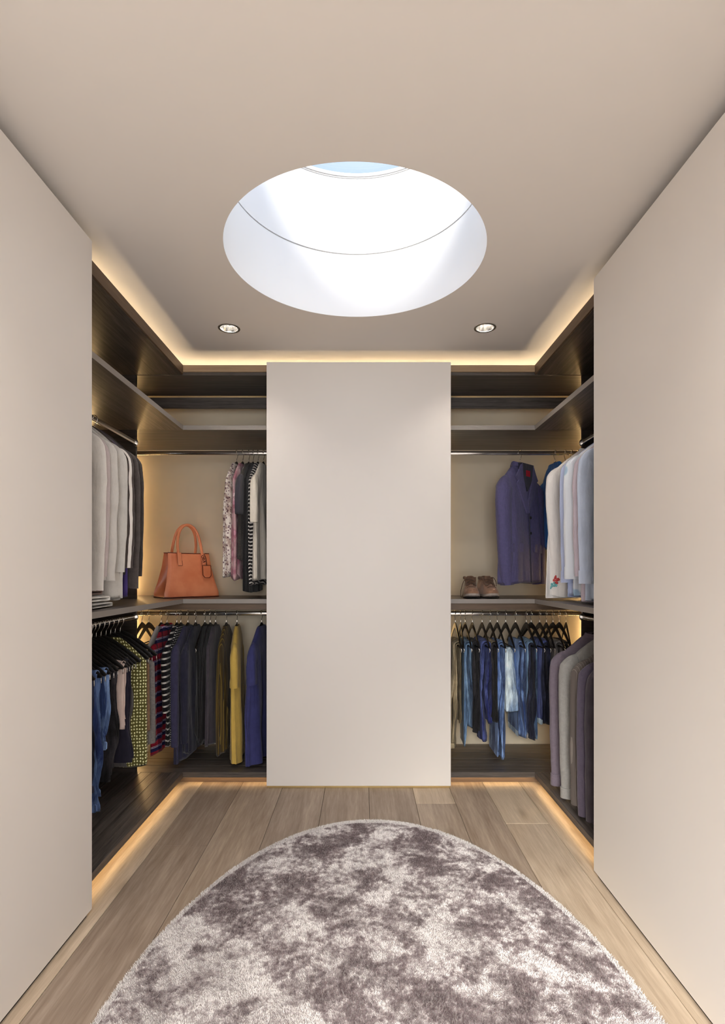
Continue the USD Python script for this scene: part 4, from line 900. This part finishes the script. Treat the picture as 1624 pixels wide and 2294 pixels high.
for sy in (-1, 1):
    y0 = sy * 0.050; 
    arc = bez([(-0.080, y0 * 1.06, 0.215), (-0.081, y0, 0.275), (-0.078, y0 * 0.65, 0.345), (-0.062, y0 * 0.4, 0.415), (-0.034, y0 * 0.28, 0.455), (0, y0 * 0.25, 0.468),
               (0.034, y0 * 0.28, 0.455), (0.062, y0 * 0.4, 0.415), (0.078, y0 * 0.65, 0.345), (0.081, y0, 0.275), (0.080, y0 * 1.06, 0.215)], 70)
    hd = obj('handle', tube(arc, 0.0088, n=14), M_LEATHER, BAG, smooth=60)
    for sx_ in (-1, 1):
        xs = sx_ * 0.080
        obj('tab', tube([(xs, sy * 0.062, 0.285), (xs, sy * 0.070, 0.24), (xs, sy * 0.0745, 0.205)], 0.0125, 0.0035, up=(0, 1, 0), n=14, power=0.5), M_LEATHER, hd, smooth=40)
        obj('stitching', tube([(xs - sx_ * 0.013, sy * 0.0765, 0.235), (xs - sx_ * 0.013, sy * 0.079, 0.2035), (xs + sx_ * 0.013, sy * 0.079, 0.2035)], 0.0014, n=6), M_LEATHER_D, hd, smooth=60)
tagp = bez([(0.084, -0.062, 0.285), (0.090, -0.078, 0.262), (0.094, -0.082, 0.235), (0.095, -0.084, 0.205)], 16)
obj('strap', tube(tagp, 0.0034, 0.0016, up=(0, 1, 0), n=8), M_LEATHER_D, BAG, smooth=50)
for k in range(3):
    e = trimesh.creation.torus(0.008, 0.002, 16, 8); e.apply_transform(trimesh.transformations.rotation_matrix(PI / 2 + 0.5 * k, [1, 0.4 * k, 0])); e.apply_translation((0.070 + 0.006 * k, -0.081, 0.262 - 0.016 * k)); obj('ring', e, M_LEATHER_D, BAG, smooth=60)
fr = Polygon([(-0.026, 0.038), (0.026, 0.038), (0.026, -0.022), (0.014, -0.036), (-0.014, -0.036), (-0.026, -0.022)]).buffer(0.003)
def upright(poly, y, th):
    m = trimesh.creation.extrude_polygon(poly, th, engine='earcut'); v = np.array(m.vertices)
    m = trimesh.Trimesh(np.stack([v[:, 0] + 0.097, y - v[:, 2] + 0.10 * v[:, 1], v[:, 1] + 0.165], 1), m.faces, process=False); m.fix_normals(); return m
tg = obj('luggage_tag', upright(fr, -0.0835, 0.003), M_LEATHER, BAG, smooth=False)
obj('edge', upright(fr.buffer(0.0015).difference(fr.buffer(-0.0025)), -0.0850, 0.0035), M_LEATHER_D, tg, smooth=False)

# ------------------------------------------------------------------ brown boots on the middle shelf
M_SUEDE = cloth('suede_brown', S(146, 111, 89), 0.16, 30, rough=0.8); M_SUEDE_D = cloth('suede_dark', S(96, 70, 54), 0.14, 30, rough=0.8)
M_MID = plain('midsole_grey', S(158, 146, 136), 0.6); M_OUT = plain('outsole_dark', S(48, 40, 36), 0.7); M_LACE = plain('lace_brown', S(74, 54, 42), 0.8); M_TAN = plain('collar_tan', S(176, 140, 96), 0.7)
def boot(label, loc, rz, mirror, seed):
    b = thing('ankle_boot', label, 'boot', loc, rz, 'pair of brown ankle boots'); UsdGeom.Xformable(b).AddScaleOp().Set(Gf.Vec3f(0.92, 0.92, 0.88))
    st = [(-0.137, 0.010, 0.020), (-0.131, 0.026, 0.034), (-0.115, 0.040, 0.046), (-0.090, 0.047, 0.056), (-0.060, 0.049, 0.066), (-0.030, 0.047, 0.080), (0.000, 0.044, 0.097), (0.025, 0.042, 0.108), (0.060, 0.040, 0.116), (0.095, 0.038, 0.120), (0.120, 0.033, 0.116), (0.132, 0.020, 0.100), (0.137, 0.008, 0.080)]
    st = np.array(st); yy = np.linspace(0, 1, 40); ys = bez(np.column_stack([st[:, 0], st[:, 1], st[:, 2]]), 40)
    th = np.linspace(0, 2 * PI, 40, endpoint=False); rings = []
    for y, w, h in ys:
        c = np.cos(th); s = np.sin(th)
        pw = np.interp(y, [-0.14, 0.0, 0.1], [0.85, 0.60, 0.5])
        x = np.sign(c) * np.abs(c) ** pw * w * (1 - 0.22 * np.clip(s, 0, 1) * np.interp(y, [-0.05, 0.03], [0, 1])); x = x + mirror * 0.008 * math.cos(y * 12)
        z = 0.022 + np.where(s > 0, np.abs(s) ** 0.8 * h, -0.004)
        rings.append(np.stack([x, np.full(40, y), z], 1))
    obj('upper', rough_up(loft(rings), 0.0045, 22, seed, 1.0), M_SUEDE, b, smooth=60)
    out = np.array([(mirror * 0.008 * math.cos(y * 12) + w + 0.004, y) for y, w, h in ys] + [(mirror * 0.008 * math.cos(y * 12) - w - 0.004, y) for y, w, h in ys[::-1]])
    pl = Polygon(out).buffer(0.001)
    def slab(p_, z0, z1, spring):
        m = trimesh.creation.extrude_polygon(p_.segmentize(0.012), z1 - z0, engine='earcut'); v = np.array(m.vertices); v[:, 2] += z0
        v[:, 2] += spring * np.clip((-v[:, 1] - 0.07) / 0.07, 0, 1) ** 2; return trimesh.Trimesh(v, m.faces, process=False)
    obj('outsole', slab(pl, 0.0, 0.010, 0.010), M_OUT, b, smooth=30)
    obj('midsole', slab(pl.buffer(0.0015), 0.0102, 0.026, 0.010), M_MID, b, smooth=30)
    cx_ = mirror * 0.007
    tg_ = bez([(cx_, -0.035, 0.096), (cx_, -0.018, 0.118), (cx_, -0.004, 0.140), (cx_, 0.002, 0.155)], 14)
    obj('tongue', rough_up(tube(tg_, np.interp(np.linspace(0, 1, 14), [0, 0.5, 1], [0.020, 0.027, 0.020]), 0.005, up=(0, 1, 0), n=16, power=0.7), 0.003, 30, seed + 1, 1), M_SUEDE_D, b, smooth=60)
    tc = np.linspace(0.35, 2 * PI - 0.35, 40)
    cp = np.stack([cx_ + 0.036 * np.sin(tc) * (1 - 0.2 * (np.cos(tc) > 0)), 0.062 - 0.062 * np.cos(tc), 0.139 + 0.010 * -np.cos(tc) * 0.4 + 0.004 * np.sin(3 * tc)], 1)
    obj('padded_collar', tube(cp, 0.008, 0.011, n=12), M_SUEDE_D, b, smooth=60)
    ob = loft(np.array([np.stack([cx_ + 0.031 * np.sin(th), 0.064 - 0.055 * np.cos(th), np.full(40, 0.1395)], 1), np.stack([cx_ + 0.02 * np.sin(th), 0.064 - 0.04 * np.cos(th), np.full(40, 0.1385)], 1)]), cap=(False, True))
    obj('lining', ob, M_TAN, b, smooth=30)
    for s in (-1, 1):
        fl = bez([(cx_ + s * 0.024, -0.058, 0.086), (cx_ + s * 0.026, -0.030, 0.103), (cx_ + s * 0.028, -0.006, 0.122), (cx_ + s * 0.034, 0.012, 0.146)], 16)
        obj('eyelet_flap', rough_up(tube(fl, 0.010, 0.004, up=(0, 0, 1), n=12, power=0.6), 0.002, 40, seed + 3 + s, 1), M_SUEDE_D, b, smooth=60)
    for k in range(5):
        y = -0.054 + 0.013 * k; z = 0.0925 + 0.0105 * k
        sl = 0.005 * (1 if k % 2 else -1)
        obj('lace', tube(bez([(cx_ - 0.026, y, z + sl), (cx_, y - 0.007, z + 0.010), (cx_ + 0.026, y, z - sl)], 12), 0.0026, n=8), M_LACE, b, smooth=60)
    lp = bez([(cx_ - 0.02, -0.008, 0.138), (cx_ - 0.046, -0.030, 0.120), (cx_ - 0.066, -0.045, 0.060), (cx_ - 0.069, -0.05, 0.012), (cx_ - 0.060, -0.07, 0.0075)], 30) if mirror < 0 else \
         bez([(cx_ + 0.02, -0.004, 0.140), (cx_ + 0.034, -0.030, 0.142), (cx_ + 0.050, -0.030, 0.110), (cx_ + 0.0515, -0.030, 0.080)], 20)
    obj('lace_end', tube(lp, 0.0022, n=8), M_LACE, b, smooth=60)
    tcp = bez([(cx_ - 0.040, -0.075, 0.052), (cx_ - 0.025, -0.088, 0.077), (cx_, -0.094, 0.081), (cx_ + 0.025, -0.088, 0.077), (cx_ + 0.040, -0.075, 0.052)], 20)
    obj('toe_seam', tube(tcp, 0.0022, n=8), M_SUEDE_D, b, smooth=60)
    return b
boot('left brown suede ankle boot with a loose lace on the shelf', (0.690, 3.515, ZM1 + 0.0012), -5, -1, 3)
boot('right brown suede ankle boot beside the navy blazer', (0.789, 3.520, ZM1 + 0.0012), 7, 1, 9)
